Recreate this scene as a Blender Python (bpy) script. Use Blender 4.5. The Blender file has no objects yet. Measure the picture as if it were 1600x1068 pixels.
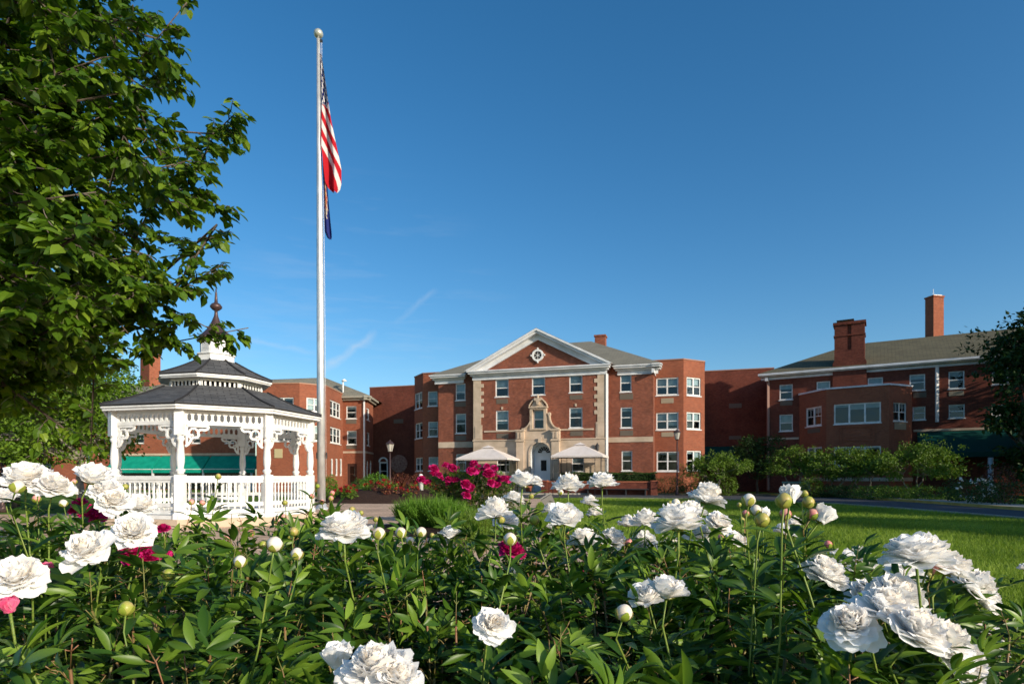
import bpy, math, random
import numpy as np
from math import sin, cos, pi, radians, sqrt, atan2

sc = bpy.context.scene
R = random.Random(7)
NP = np.random.RandomState(11)

# ------------------------------------------------------------------ camera, world, sun
EYE = 1.25; F = 950.0; HY = 746.0
cam = bpy.data.cameras.new('camera'); cam.sensor_width = 36; cam.lens = 36 * F / 1600
cam.shift_y = (HY - 534) / 1600; cam.clip_start = 0.05; cam.clip_end = 3000
cam.dof.use_dof = True; cam.dof.focus_distance = 2.0; cam.dof.aperture_fstop = 9.0
co = bpy.data.objects.new('camera', cam); sc.collection.objects.link(co)
co.location = (0, 0, EYE); co.rotation_euler = (pi / 2, 0, 0)
sc.camera = co

SUN_EL = 19.5; SUN_H = 48.5      # elevation; degrees to the right of straight behind the camera
sh = radians(SUN_H); se = radians(SUN_EL)
S = (sin(sh) * cos(se), -cos(sh) * cos(se), sin(se))
w = bpy.data.worlds.new('World'); sc.world = w; w.use_nodes = True
nt = w.node_tree; bg = nt.nodes['Background']
sky = nt.nodes.new('ShaderNodeTexSky'); sky.sky_type = 'NISHITA'; sky.sun_disc = False
sky.sun_elevation = se; sky.sun_rotation = radians(180 - SUN_H)
sky.altitude = 200; sky.air_density = 1.0; sky.dust_density = 1.1; sky.ozone_density = 3.0
# thin cirrus, a layer of the sky itself
tc = nt.nodes.new('ShaderNodeTexCoord')
def wn(t, **k):
    n = nt.nodes.new(t)
    for a, b in k.items(): setattr(n, a, b)
    return n
mp = wn('ShaderNodeMapping'); mp.inputs['Rotation'].default_value = (0, radians(28), 0); mp.inputs['Scale'].default_value = (2.0, 2.0, 15)
nz = wn('ShaderNodeTexNoise'); nz.inputs['Scale'].default_value = 2.3; nz.inputs['Detail'].default_value = 7; nz.inputs['Roughness'].default_value = .62
rp = wn('ShaderNodeValToRGB'); rp.color_ramp.elements[0].position = .52; rp.color_ramp.elements[1].position = .80
dt = wn('ShaderNodeVectorMath', operation='DOT_PRODUCT'); v0 = np.array([-.24, 1, .235]); v0 /= np.linalg.norm(v0); dt.inputs[1].default_value = tuple(v0)
mr = wn('ShaderNodeMapRange'); mr.inputs[1].default_value = .968; mr.inputs[2].default_value = .999
nm = wn('ShaderNodeVectorMath', operation='NORMALIZE')
L = nt.links.new
L(tc.outputs['Generated'], nm.inputs[0]); L(nm.outputs[0], dt.inputs[0]); L(dt.outputs['Value'], mr.inputs[0])
L(tc.outputs['Generated'], mp.inputs[0]); L(mp.outputs[0], nz.inputs[0]); L(nz.outputs[0], rp.inputs[0])
mu = wn('ShaderNodeMath', operation='MULTIPLY'); L(rp.outputs[0], mu.inputs[0]); L(mr.outputs[0], mu.inputs[1])
m2 = wn('ShaderNodeMath', operation='MULTIPLY'); L(mu.outputs[0], m2.inputs[0]); m2.inputs[1].default_value = .17
# two short contrail-like wisps, defined on the sky sphere
def wisp(fac_in, a, b, width, amt):
    a = np.array(a, float); b = np.array(b, float); a /= np.linalg.norm(a); b /= np.linalg.norm(b)
    n = np.cross(a, b); n /= np.linalg.norm(n); c = (a + b); c /= np.linalg.norm(c); half = float(np.dot(a, c))
    d1 = wn('ShaderNodeVectorMath', operation='DOT_PRODUCT'); d1.inputs[1].default_value = tuple(n); L(nm.outputs[0], d1.inputs[0])
    nn = wn('ShaderNodeTexNoise'); nn.inputs['Scale'].default_value = 30; nn.inputs['Detail'].default_value = 6; L(nm.outputs[0], nn.inputs[0])
    off = wn('ShaderNodeMath', operation='MULTIPLY_ADD'); L(nn.outputs[0], off.inputs[0]); off.inputs[1].default_value = width * 3; off.inputs[2].default_value = -width * 1.5
    ad = wn('ShaderNodeMath', operation='ADD'); L(d1.outputs['Value'], ad.inputs[0]); L(off.outputs[0], ad.inputs[1])
    ab = wn('ShaderNodeMath', operation='ABSOLUTE'); L(ad.outputs[0], ab.inputs[0])
    m = wn('ShaderNodeMapRange'); L(ab.outputs[0], m.inputs[0]); m.inputs[1].default_value = 0; m.inputs[2].default_value = width; m.inputs[3].default_value = 1; m.inputs[4].default_value = 0
    d2 = wn('ShaderNodeVectorMath', operation='DOT_PRODUCT'); d2.inputs[1].default_value = tuple(c); L(nm.outputs[0], d2.inputs[0])
    e = wn('ShaderNodeMapRange'); L(d2.outputs['Value'], e.inputs[0]); e.inputs[1].default_value = half; e.inputs[2].default_value = half + (1 - half) * .6
    x = wn('ShaderNodeMath', operation='MULTIPLY'); L(m.outputs[0], x.inputs[0]); L(e.outputs[0], x.inputs[1])
    y = wn('ShaderNodeMath', operation='MULTIPLY'); L(x.outputs[0], y.inputs[0]); L(nn.outputs[0], y.inputs[1])
    z = wn('ShaderNodeMath', operation='MULTIPLY_ADD'); L(y.outputs[0], z.inputs[0]); z.inputs[1].default_value = amt; L(fac_in, z.inputs[2])
    return z.outputs[0]
def pdir(px, py): return ((px - 800) / F, 1, (HY - py) / F)
fc = wisp(m2.outputs[0], pdir(505, 580), pdir(590, 515), .008, .55)
fc = wisp(fc, pdir(615, 505), pdir(685, 450), .006, .22)
fc = wisp(fc, pdir(360, 525), pdir(500, 553), .006, .3)
mx = wn('ShaderNodeMix', data_type='RGBA'); hs_ = wn('ShaderNodeHueSaturation'); hs_.inputs['Hue'].default_value = .496; hs_.inputs['Saturation'].default_value = 1.28; hs_.inputs['Value'].default_value = 1.52; L(sky.outputs[0], hs_.inputs['Color'])
L(fc, mx.inputs[0]); L(hs_.outputs[0], mx.inputs[6]); mx.inputs[7].default_value = (6.5, 7.0, 7.6, 1)
L(mx.outputs[2], bg.inputs[0]); bg.inputs[1].default_value = 0.085

sl = bpy.data.lights.new('sun', 'SUN'); sl.energy = 4.2; sl.angle = radians(.55); sl.color = (1, .89, .72)
so = bpy.data.objects.new('sun', sl); sc.collection.objects.link(so)
from mathutils import Vector
so.rotation_euler = Vector(S).to_track_quat('Z', 'Y').to_euler()
sc.view_settings.view_transform = 'Standard'; sc.view_settings.look = 'None'; sc.view_settings.gamma = 1
sc.view_settings.exposure = 0.35

# ------------------------------------------------------------------ materials
def mat(name, col, rough=.8, spec=.3, build=None, trans=0.0, metal=0.0):
    m = bpy.data.materials.new(name); m.use_nodes = True
    t = m.node_tree; b = t.nodes['Principled BSDF']
    b.inputs['Base Color'].default_value = (*col, 1); b.inputs['Roughness'].default_value = rough
    b.inputs['Specular IOR Level'].default_value = spec; b.inputs['Metallic'].default_value = metal
    csock = None
    if build: csock = build(t, b)
    if trans > 0:
        tr = t.nodes.new('ShaderNodeBsdfTranslucent'); ms = t.nodes.new('ShaderNodeMixShader'); ms.inputs[0].default_value = trans
        t.links.new(b.outputs[0], ms.inputs[1]); t.links.new(tr.outputs[0], ms.inputs[2])
        out = t.nodes['Material Output']; t.links.new(ms.outputs[0], out.inputs[0])
        if csock is not None:
            hs = t.nodes.new('ShaderNodeHueSaturation'); hs.inputs['Value'].default_value = 1.25; hs.inputs['Saturation'].default_value = 1.05
            t.links.new(csock, hs.inputs['Color']); t.links.new(hs.outputs[0], tr.inputs[0])
        else: tr.inputs[0].default_value = (*[min(1, c * 1.2) for c in col], 1)
    return m

def noise_col(c1, c2, scale=3, detail=4, bump=0, bscale=None, coord='Object', stretch=None, p=(.35, .65)):
    def f(t, b):
        tc = t.nodes.new('ShaderNodeTexCoord'); n = t.nodes.new('ShaderNodeTexNoise'); n.inputs['Scale'].default_value = scale; n.inputs['Detail'].default_value = detail
        src = tc.outputs[coord]
        if stretch:
            mpn = t.nodes.new('ShaderNodeMapping'); mpn.inputs['Scale'].default_value = stretch; t.links.new(src, mpn.inputs[0]); src = mpn.outputs[0]
        t.links.new(src, n.inputs[0])
        r = t.nodes.new('ShaderNodeValToRGB'); r.color_ramp.elements[0].color = (*c1, 1); r.color_ramp.elements[1].color = (*c2, 1)
        r.color_ramp.elements[0].position = p[0]; r.color_ramp.elements[1].position = p[1]
        t.links.new(n.outputs[0], r.inputs[0]); t.links.new(r.outputs[0], b.inputs['Base Color'])
        if bump:
            n2 = t.nodes.new('ShaderNodeTexNoise'); n2.inputs['Scale'].default_value = bscale or scale * 4; n2.inputs['Detail'].default_value = 5; t.links.new(src, n2.inputs[0])
            bp = t.nodes.new('ShaderNodeBump'); bp.inputs['Strength'].default_value = bump; bp.inputs['Distance'].default_value = .03
            t.links.new(n2.outputs[0], bp.inputs['Height']); t.links.new(bp.outputs[0], b.inputs['Normal'])
        return r.outputs[0]
    return f

def tint_leaf(c_dark, c_mid, c_light):
    def f(t, b):
        a = t.nodes.new('ShaderNodeAttribute'); a.attribute_name = 'tint'
        r = t.nodes.new('ShaderNodeValToRGB'); e = r.color_ramp.elements
        e[0].color = (*c_dark, 1); e[1].color = (*c_light, 1); e[0].position = 0; e[1].position = 1
        m = e.new(.55); m.color = (*c_mid, 1)
        t.links.new(a.outputs['Fac'], r.inputs[0]); t.links.new(r.outputs[0], b.inputs['Base Color'])
        return r.outputs[0]
    return f

def brick_nodes(c1, c2, mortar, bw=.21, bh=.075, msize=.008, macro=.35, bump=.4, streak=.25):
    def f(t, b):
        uv = t.nodes.new('ShaderNodeUVMap'); uv.uv_map = 'UVMap'
        br = t.nodes.new('ShaderNodeTexBrick'); br.inputs['Scale'].default_value = 1
        br.inputs['Color1'].default_value = (*c1, 1); br.inputs['Color2'].default_value = (*c2, 1); br.inputs['Mortar'].default_value = (*mortar, 1)
        br.inputs['Brick Width'].default_value = bw; br.inputs['Row Height'].default_value = bh; br.inputs['Mortar Size'].default_value = msize
        br.inputs['Mortar Smooth'].default_value = .2; br.inputs['Bias'].default_value = -.1
        t.links.new(uv.outputs[0], br.inputs[0])
        n = t.nodes.new('ShaderNodeTexNoise'); n.inputs['Scale'].default_value = .8; n.inputs['Detail'].default_value = 8; n.inputs['Roughness'].default_value = .65
        t.links.new(uv.outputs[0], n.inputs[0])
        mp = t.nodes.new('ShaderNodeMapping'); mp.inputs['Scale'].default_value = (3.2, 9, 1); t.links.new(uv.outputs[0], mp.inputs[0])
        n2 = t.nodes.new('ShaderNodeTexNoise'); n2.inputs['Scale'].default_value = 1.4; n2.inputs['Detail'].default_value = 4; t.links.new(mp.outputs[0], n2.inputs[0])
        ad = t.nodes.new('ShaderNodeMath'); ad.operation = 'ADD'; t.links.new(n.outputs[0], ad.inputs[0]); t.links.new(n2.outputs[0], ad.inputs[1])
        mr = t.nodes.new('ShaderNodeMapRange'); mr.inputs[1].default_value = .6; mr.inputs[2].default_value = 1.4; mr.inputs[3].default_value = 1 - macro; mr.inputs[4].default_value = 1 + macro
        t.links.new(ad.outputs[0], mr.inputs[0])
        mm = t.nodes.new('ShaderNodeVectorMath'); mm.operation = 'SCALE'; t.links.new(br.outputs[0], mm.inputs[0]); t.links.new(mr.outputs[0], mm.inputs['Scale'])
        t.links.new(mm.outputs[0], b.inputs['Base Color'])
        bp = t.nodes.new('ShaderNodeBump'); bp.inputs['Strength'].default_value = bump; bp.inputs['Distance'].default_value = .01; bp.invert = True
        t.links.new(br.outputs['Fac'], bp.inputs['Height']); t.links.new(bp.outputs[0], b.inputs['Normal'])
        return mm.outputs[0]
    return f

M = {}
M['brick'] = mat('brick_old', (.3, .1, .06), .9, .15, brick_nodes((.26, .077, .042), (.155, .046, .029), (.26, .16, .115), macro=.45))
M['brick2'] = mat('brick_new', (.3, .1, .06), .9, .15, brick_nodes((.31, .092, .046), (.215, .062, .034), (.29, .15, .10), macro=.22))
M['brick3'] = mat('brick_connector', (.3, .1, .06), .9, .15, brick_nodes((.175, .048, .031), (.115, .032, .023), (.15, .075, .05), macro=.42))  # albedo lowered to stand in for shade on the right wing
M['stone'] = mat('limestone', (.5, .4, .27), .85, .2, noise_col((.46, .355, .255), (.60, .47, .35), 1.3, 6, .15))
M['white'] = mat('white_paint', (.8, .8, .78), .5, .4, noise_col((.66, .655, .62), (.82, .82, .80), 3.5, 8, .05, p=(.3, .55)))
M['trim'] = mat('cornice_paint', (.8, .8, .78), .55, .3, noise_col((.60, .61, .62), (.76, .77, .78), 1.5, 5))
M['sill'] = mat('sill_stone', (.6, .55, .45), .8)
M['blind'] = mat('window_blind', (.62, .66, .66), .8, build=noise_col((.52, .56, .57), (.7, .73, .73), 3, 2))
M['dark'] = mat('dark_interior', (.015, .016, .018), .9)
M['grille'] = mat('vent_grille', (.16, .13, .10), .7)
M['grille_tan'] = mat('vent_grille_tan', (.38, .31, .22), .7)
M['metal_dark'] = mat('dark_metal', (.03, .03, .032), .45, .5)
M['bronze'] = mat('bronze_metal', (.10, .06, .055), .45, .5, metal=.5)
M['downpipe'] = mat('white_downpipe', (.78, .78, .76), .5)
M['alu'] = mat('brushed_aluminium', (.72, .72, .70), .38, .5, noise_col((.55, .55, .54), (.75, .75, .73), 5, 5, stretch=(1, 1, .5)), metal=.55)
M['roof'] = mat('roof_shingles', (.2, .19, .16), .95, .1, brick_nodes((.24, .225, .175), (.19, .18, .145), (.15, .145, .12), bw=.5, bh=.25, msize=.02, macro=.15))
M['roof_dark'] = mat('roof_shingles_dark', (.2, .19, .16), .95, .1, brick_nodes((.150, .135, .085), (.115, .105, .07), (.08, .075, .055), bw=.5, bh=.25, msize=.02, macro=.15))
M['slate'] = mat('gazebo_shingles', (.09, .09, .10), .9, .25, brick_nodes((.105, .105, .105), (.065, .066, .068), (.025, .025, .028), bw=.33, bh=.15, msize=.008, macro=.3, bump=.8))
M['canvas'] = mat('canopy_canvas', (.68, .60, .56), .85, .1, noise_col((.74, .66, .60), (.80, .72, .67), 3, 3), trans=.12)
M['awning'] = mat('awning_green', (.0, .28, .19), .75, .2, noise_col((.0, .23, .155), (.004, .30, .20), 2, 4))
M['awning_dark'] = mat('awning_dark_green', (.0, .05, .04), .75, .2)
M['asphalt'] = mat('asphalt', (.05, .05, .055), .85, .3, noise_col((.045, .047, .052), (.075, .076, .08), 2, 8, .3, 90))
M['kerb'] = mat('kerb_concrete', (.4, .36, .3), .9, .2, noise_col((.30, .27, .22), (.42, .38, .32), 2, 5))
M['kerb_yellow'] = mat('kerb_yellow', (.5, .35, .08), .85, .2, noise_col((.38, .25, .06), (.5, .36, .1), 2, 5))
M['mulch'] = mat('mulch', (.05, .03, .02), .95, .1, noise_col((.022, .012, .009), (.085, .05, .035), 25, 8, 1.0, 60))
M['bark'] = mat('bark', (.1, .08, .06), .9, .2, noise_col((.06, .045, .035), (.16, .13, .10), 9, 6, .6, 30, stretch=(1, 1, .25)))
M['bark_grey'] = mat('bark_grey', (.2, .18, .15), .9, .2, noise_col((.16, .14, .11), (.32, .28, .23), 7, 6, .5, 30, stretch=(1, 1, .3)))
M['lawn'] = mat('lawn_soil', (.06, .12, .02), .95, .1, noise_col((.07, .13, .014), (.12, .21, .03), 1.2, 8, .5, 60))
M['grassblade'] = mat('grass_blades', (.1, .2, .03), .6, .25, tint_leaf((.09, .15, .012), (.19, .29, .022), (.34, .44, .07)), trans=.3)
M['leaf_peony'] = mat('peony_leaf', (.04, .1, .03), .40, .38, tint_leaf((.011, .038, .006), (.041, .106, .010), (.21, .33, .035)), trans=.30)
M['leaf_linden'] = mat('tree_leaf', (.05, .1, .02), .42, .4, tint_leaf((.028, .072, .006), (.082, .165, .010), (.22, .32, .028)), trans=.40)
M['leaf_maple'] = mat('maple_leaf', (.05, .1, .02), .5, .3, tint_leaf((.06, .12, .008), (.12, .22, .014), (.22, .33, .03)), trans=.32)
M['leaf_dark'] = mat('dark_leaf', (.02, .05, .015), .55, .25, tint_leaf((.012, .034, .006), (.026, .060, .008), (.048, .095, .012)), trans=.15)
M['leaf_shrub'] = mat('shrub_leaf', (.05, .1, .02), .5, .3, tint_leaf((.06, .11, .010), (.11, .19, .016), (.20, .30, .035)), trans=.3)
M['leaf_lime'] = mat('lime_leaf', (.1, .2, .03), .5, .3, tint_leaf((.06, .15, .010), (.11, .24, .018), (.20, .34, .05)), trans=.3)
M['leaf_red'] = mat('red_leaf', (.1, .03, .02), .5, .3, tint_leaf((.05, .012, .010), (.13, .035, .02), (.30, .14, .05)), trans=.2)
M['leaf_box'] = mat('hedge_leaf', (.05, .1, .02), .5, .3, tint_leaf((.018, .045, .008), (.035, .085, .012), (.06, .13, .02)), trans=.2)
M['stem'] = mat('peony_stem', (.2, .3, .06), .45, .4, noise_col((.11, .20, .025), (.25, .31, .06), 9, 3), trans=.15)
M['stem_red'] = mat('peony_stem_red', (.2, .1, .05), .45, .4, noise_col((.15, .17, .04), (.26, .12, .06), 12, 3))
M['sepal'] = mat('sepal', (.2, .3, .05), .45, .4, noise_col((.22, .30, .03), (.38, .36, .07), 30, 3))
M['petal_white'] = mat('white_petal', (.85, .83, .80), .6, .2, tint_leaf((.93, .86, .76), (.94, .92, .89), (.96, .955, .945)), trans=.32)
M['petal_pink'] = mat('pink_petal', (.8, .1, .25), .55, .2, tint_leaf((.55, .04, .14), (.78, .11, .26), (.88, .28, .42)), trans=.25)
M['petal_magenta'] = mat('magenta_petal', (.5, .01, .12), .5, .25, tint_leaf((.30, .002, .045), (.55, .008, .13), (.72, .04, .28)), trans=.25)
M['petal_red'] = mat('red_petal', (.27, .014, .014), .5, .2, trans=.1)
M['bud_white'] = mat('bud_white', (.8, .7, .55), .45, .4, noise_col((.80, .66, .50), (.84, .80, .70), 40, 3), trans=.1)
M['bud_green'] = mat('bud_green', (.4, .42, .08), .4, .4, noise_col((.30, .38, .04), (.55, .40, .16), 30, 3), trans=.1)
M['bud_pink'] = mat('bud_pink', (.7, .3, .25), .4, .4, noise_col((.75, .24, .22), (.80, .45, .35), 30, 3), trans=.1)
M['door_white'] = mat('door_paint', (.62, .68, .74), .5, .3)
M['door_brown'] = mat('door_brown', (.06, .025, .018), .6, .3)
M['terracotta'] = mat('terracotta', (.4, .13, .07), .85)
M['bench_green'] = mat('bench_paint', (.16, .24, .19), .6, .3)
M['ball'] = mat('pole_ball', (.5, .52, .45), .35, .5, metal=.4)
M['lantern_glass'] = mat('lantern_glass', (.45, .42, .36), .25, .5)

def glass_mat():
    m = bpy.data.materials.new('window_glass'); m.use_nodes = True; t = m.node_tree
    b = t.nodes['Principled BSDF']; t.nodes.remove(b)
    g = t.nodes.new('ShaderNodeBsdfGlossy'); g.inputs['Roughness'].default_value = .03; g.inputs['Color'].default_value = (.75, .85, .9, 1)
    tr = t.nodes.new('ShaderNodeBsdfTransparent'); tr.inputs[0].default_value = (.62, .72, .74, 1)
    fr = t.nodes.new('ShaderNodeFresnel'); fr.inputs['IOR'].default_value = 1.6
    nz = t.nodes.new('ShaderNodeTexNoise'); nz.inputs['Scale'].default_value = 1.1; tcn = t.nodes.new('ShaderNodeTexCoord'); t.links.new(tcn.outputs['Object'], nz.inputs[0])
    bp = t.nodes.new('ShaderNodeBump'); bp.inputs['Strength'].default_value = .06; bp.inputs['Distance'].default_value = .2
    t.links.new(nz.outputs[0], bp.inputs['Height']); t.links.new(bp.outputs[0], g.inputs['Normal'])
    ad = t.nodes.new('ShaderNodeMath'); ad.operation = 'MULTIPLY_ADD'; ad.inputs[1].default_value = .8; ad.inputs[2].default_value = .03; t.links.new(fr.outputs[0], ad.inputs[0])
    ms = t.nodes.new('ShaderNodeMixShader'); t.links.new(ad.outputs[0], ms.inputs[0]); t.links.new(tr.outputs[0], ms.inputs[1]); t.links.new(g.outputs[0], ms.inputs[2])
    t.links.new(ms.outputs[0], t.nodes['Material Output'].inputs[0]); return m
M['glass'] = glass_mat()

def paver_mat():
    def f(t, b):
        tc = t.nodes.new('ShaderNodeTexCoord'); mp = t.nodes.new('ShaderNodeMapping'); mp.inputs['Rotation'].default_value = (0, 0, .5)
        t.links.new(tc.outputs['Object'], mp.inputs[0])
        br = t.nodes.new('ShaderNodeTexBrick'); br.inputs['Scale'].default_value = 1; br.inputs['Brick Width'].default_value = .22; br.inputs['Row Height'].default_value = .11
        br.inputs['Mortar Size'].default_value = .006
        br.inputs['Color1'].default_value = (.70, .48, .32, 1); br.inputs['Color2'].default_value = (.58, .39, .26, 1); br.inputs['Mortar'].default_value = (.28, .22, .17, 1)
        t.links.new(mp.outputs[0], br.inputs[0]); 
        n = t.nodes.new('ShaderNodeTexNoise'); n.inputs['Scale'].default_value = .7; n.inputs['Detail'].default_value = 8; t.links.new(tc.outputs['Object'], n.inputs[0])
        mr = t.nodes.new('ShaderNodeMapRange'); mr.inputs[1].default_value = .3; mr.inputs[2].default_value = .7; mr.inputs[3].default_value = .75; mr.inputs[4].default_value = 1.2
        t.links.new(n.outputs[0], mr.inputs[0])
        mm = t.nodes.new('ShaderNodeVectorMath'); mm.operation = 'SCALE'; t.links.new(br.outputs[0], mm.inputs[0]); t.links.new(mr.outputs[0], mm.inputs['Scale'])
        t.links.new(mm.outputs[0], b.inputs['Base Color']); return mm.outputs[0]
    return f
M['paver'] = mat('tan_pavers', (.3, .2, .15), .9, .2, paver_mat())

def us_flag_mat():
    m = bpy.data.materials.new('striped_flag_cloth'); m.use_nodes = True; t = m.node_tree; b = t.nodes['Principled BSDF']
    b.inputs['Roughness'].default_value = .8; b.inputs['Specular IOR Level'].default_value = .1
    N = t.nodes.new; K = t.links.new
    uv = N('ShaderNodeUVMap'); uv.uv_map = 'UVMap'; sp = N('ShaderNodeSeparateXYZ'); K(uv.outputs[0], sp.inputs[0])
    def math_(op, a, b_=None):
        n = N('ShaderNodeMath'); n.operation = op
        for i, v in enumerate((a, b_)):
            if v is None: continue
            if isinstance(v, (int, float)): n.inputs[i].default_value = v
            else: K(v, n.inputs[i])
        return n.outputs[0]
    U, V = sp.outputs[0], sp.outputs[1]
    st = math_('MODULO', math_('FLOOR', math_('MULTIPLY', V, 13)), 2)   # 0 red, 1 white
    mxa = N('ShaderNodeMix'); mxa.data_type = 'RGBA'; K(st, mxa.inputs[0]); mxa.inputs[6].default_value = (.50, .015, .025, 1); mxa.inputs[7].default_value = (.74, .70, .68, 1)
    inC = math_('MULTIPLY', math_('LESS_THAN', U, .4), math_('GREATER_THAN', V, 6 / 13))
    # stars: staggered dots
    a = math_('MULTIPLY', U, 6 / .4); c = math_('MULTIPLY', math_('SUBTRACT', V, 6 / 13), 5 * 13 / 7)
    def dots(ox, oy):
        fx = math_('SUBTRACT', math_('FRACT', math_('ADD', a, ox)), .5); fy = math_('SUBTRACT', math_('FRACT', math_('ADD', c, oy)), .5)
        d = math_('ADD', math_('MULTIPLY', fx, fx), math_('MULTIPLY', fy, fy)); return math_('LESS_THAN', d, .055)
    stars = math_('MAXIMUM', dots(0, 0), dots(.5, .5))
    mc = N('ShaderNodeMix'); mc.data_type = 'RGBA'; K(stars, mc.inputs[0]); mc.inputs[6].default_value = (.018, .025, .11, 1); mc.inputs[7].default_value = (.74, .72, .72, 1)
    mo = N('ShaderNodeMix'); mo.data_type = 'RGBA'; K(inC, mo.inputs[0]); K(mxa.outputs[2], mo.inputs[6]); K(mc.outputs[2], mo.inputs[7])
    K(mo.outputs[2], b.inputs['Base Color'])
    tr = N('ShaderNodeBsdfTranslucent'); K(mo.outputs[2], tr.inputs[0]); ms = N('ShaderNodeMixShader'); ms.inputs[0].default_value = .25
    K(b.outputs[0], ms.inputs[1]); K(tr.outputs[0], ms.inputs[2]); K(ms.outputs[0], t.nodes['Material Output'].inputs[0])
    return m
def state_flag_mat():
    def f(t, b):
        uv = t.nodes.new('ShaderNodeUVMap'); uv.uv_map = 'UVMap'
        mp = t.nodes.new('ShaderNodeMapping'); mp.inputs['Location'].default_value = (-.5 * 1.6, -.5, 0); mp.inputs['Scale'].default_value = (1.6, 1, 1); t.links.new(uv.outputs[0], mp.inputs[0])
        ln = t.nodes.new('ShaderNodeVectorMath'); ln.operation = 'LENGTH'; t.links.new(mp.outputs[0], ln.inputs[0])
        n = t.nodes.new('ShaderNodeTexNoise'); n.inputs['Scale'].default_value = 14; t.links.new(uv.outputs[0], n.inputs[0])
        ad = t.nodes.new('ShaderNodeMath'); ad.operation = 'MULTIPLY_ADD'; t.links.new(n.outputs[0], ad.inputs[0]); ad.inputs[1].default_value = .35; t.links.new(ln.outputs['Value'], ad.inputs[2])
        r = t.nodes.new('ShaderNodeValToRGB'); r.color_ramp.interpolation = 'CONSTANT'; e = r.color_ramp.elements
        e[0].position = 0; e[0].color = (.45, .30, .10, 1); e[1].position = .26; e[1].color = (.35, .05, .03, 1)
        x = e.new(.33); x.color = (.5, .42, .3, 1); y = e.new(.40); y.color = (.022, .032, .16, 1)
        t.links.new(ad.outputs[0], r.inputs[0]); t.links.new(r.outputs[0], b.inputs['Base Color']); return r.outputs[0]
    return f

# ------------------------------------------------------------------ object helpers
ORG = {}
def link(o): sc.collection.objects.link(o)
def tag(o, label=None, cat=None, group=None, kind=None):
    if label: o['label'] = label
    if cat: o['category'] = cat
    if group: o['group'] = group
    if kind: o['kind'] = kind
    return o
def thing(name, label, cat, loc=(0, 0, 0), group=None):
    o = bpy.data.objects.new(name, None); o.location = loc; o.empty_display_size = .3; link(o)
    ORG[o.name] = np.array(loc, float); tag(o, label, cat, group); return o

class MB:
    def __init__(s): s.v = []; s.f = []; s.uv = []; s.hasuv = False; s.sm = []
    def add(s, vs, fs, uvs=None, smooth=False):
        n = len(s.v); s.v.extend([tuple(map(float, a)) for a in vs])
        for i, f in enumerate(fs):
            s.f.append([n + k for k in f]); s.sm.append(smooth)
            s.uv.append(uvs[i] if uvs else [(0, 0)] * len(f))
            if uvs: s.hasuv = True
        return s
    def hexa(s, p):  # 8 points: bottom 4 ccw, top 4 ccw
        return s.add(p, [(3, 2, 1, 0), (4, 5, 6, 7), (0, 1, 5, 4), (1, 2, 6, 5), (2, 3, 7, 6), (3, 0, 4, 7)])
    def box(s, x0, x1, y0, y1, z0, z1):
        return s.hexa([(x0, y0, z0), (x1, y0, z0), (x1, y1, z0), (x0, y1, z0), (x0, y0, z1), (x1, y0, z1), (x1, y1, z1), (x0, y1, z1)])
    def rbox(s, cx, cy, ang, lx, ly, z0, z1):
        c, t = cos(ang), sin(ang); P = []
        for z in (z0, z1):
            for a, b in ((-lx / 2, -ly / 2), (lx / 2, -ly / 2), (lx / 2, ly / 2), (-lx / 2, ly / 2)): P.append((cx + a * c - b * t, cy + a * t + b * c, z))
        return s.hexa(P)
    def lathe(s, prof, c=(0, 0), seg=12, smooth=True, ang0=0):  # prof: (r,z)
        vs = []; fs = []
        for r, z in prof:
            for k in range(seg):
                a = ang0 + 2 * pi * k / seg; vs.append((c[0] + r * cos(a), c[1] + r * sin(a), z))
        for i in range(len(prof) - 1):
            for k in range(seg):
                k2 = (k + 1) % seg; fs.append((i * seg + k, i * seg + k2, (i + 1) * seg + k2, (i + 1) * seg + k))
        fs.append(tuple(range(seg))[::-1]); fs.append(tuple((len(prof) - 1) * seg + k for k in range(seg)))
        s.add(vs, fs, smooth=smooth); return s
    def tube(s, pts, rad, seg=6, smooth=True):
        pts = [np.array(p, float) for p in pts]; n = len(pts)
        if not hasattr(rad, '__len__'): rad = [rad] * n
        vs = []; fs = []; up = np.array([.13, .21, .97])
        for i, p in enumerate(pts):
            d = pts[min(i + 1, n - 1)] - pts[max(i - 1, 0)]; d = d / (np.linalg.norm(d) + 1e-9)
            a = np.cross(d, up); 
            if np.linalg.norm(a) < .05: a = np.cross(d, np.array([1, 0, 0.]))
            a /= np.linalg.norm(a); b = np.cross(d, a)
            for k in range(seg):
                t = 2 * pi * k / seg; vs.append(p + rad[i] * (cos(t) * a + sin(t) * b))
        for i in range(n - 1):
            for k in range(seg):
                k2 = (k + 1) % seg; fs.append((i * seg + k, i * seg + k2, (i + 1) * seg + k2, (i + 1) * seg + k))
        fs.append(tuple(range(seg))[::-1]); fs.append(tuple((n - 1) * seg + k for k in range(seg)))
        return s.add(vs, fs, smooth=smooth)
    def build(s, name, m, parent=None, label=None):
        me = bpy.data.meshes.new(name); og = np.zeros(3)
        if parent is not None: og = ORG[parent.name]
        me.from_pydata([(a[0] - og[0], a[1] - og[1], a[2] - og[2]) for a in s.v], [], s.f)
        if s.hasuv:
            ul = me.uv_layers.new(name='UVMap'); flat = [c for f in s.uv for q in f for c in q]; ul.data.foreach_set('uv', flat)
        me.polygons.foreach_set('use_smooth', s.sm)
        me.materials.append(m); me.update()
        o = bpy.data.objects.new(name, me); link(o); ORG[o.name] = og
        if parent is not None: o.parent = parent
        if label: o['label'] = label
        return o

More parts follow.
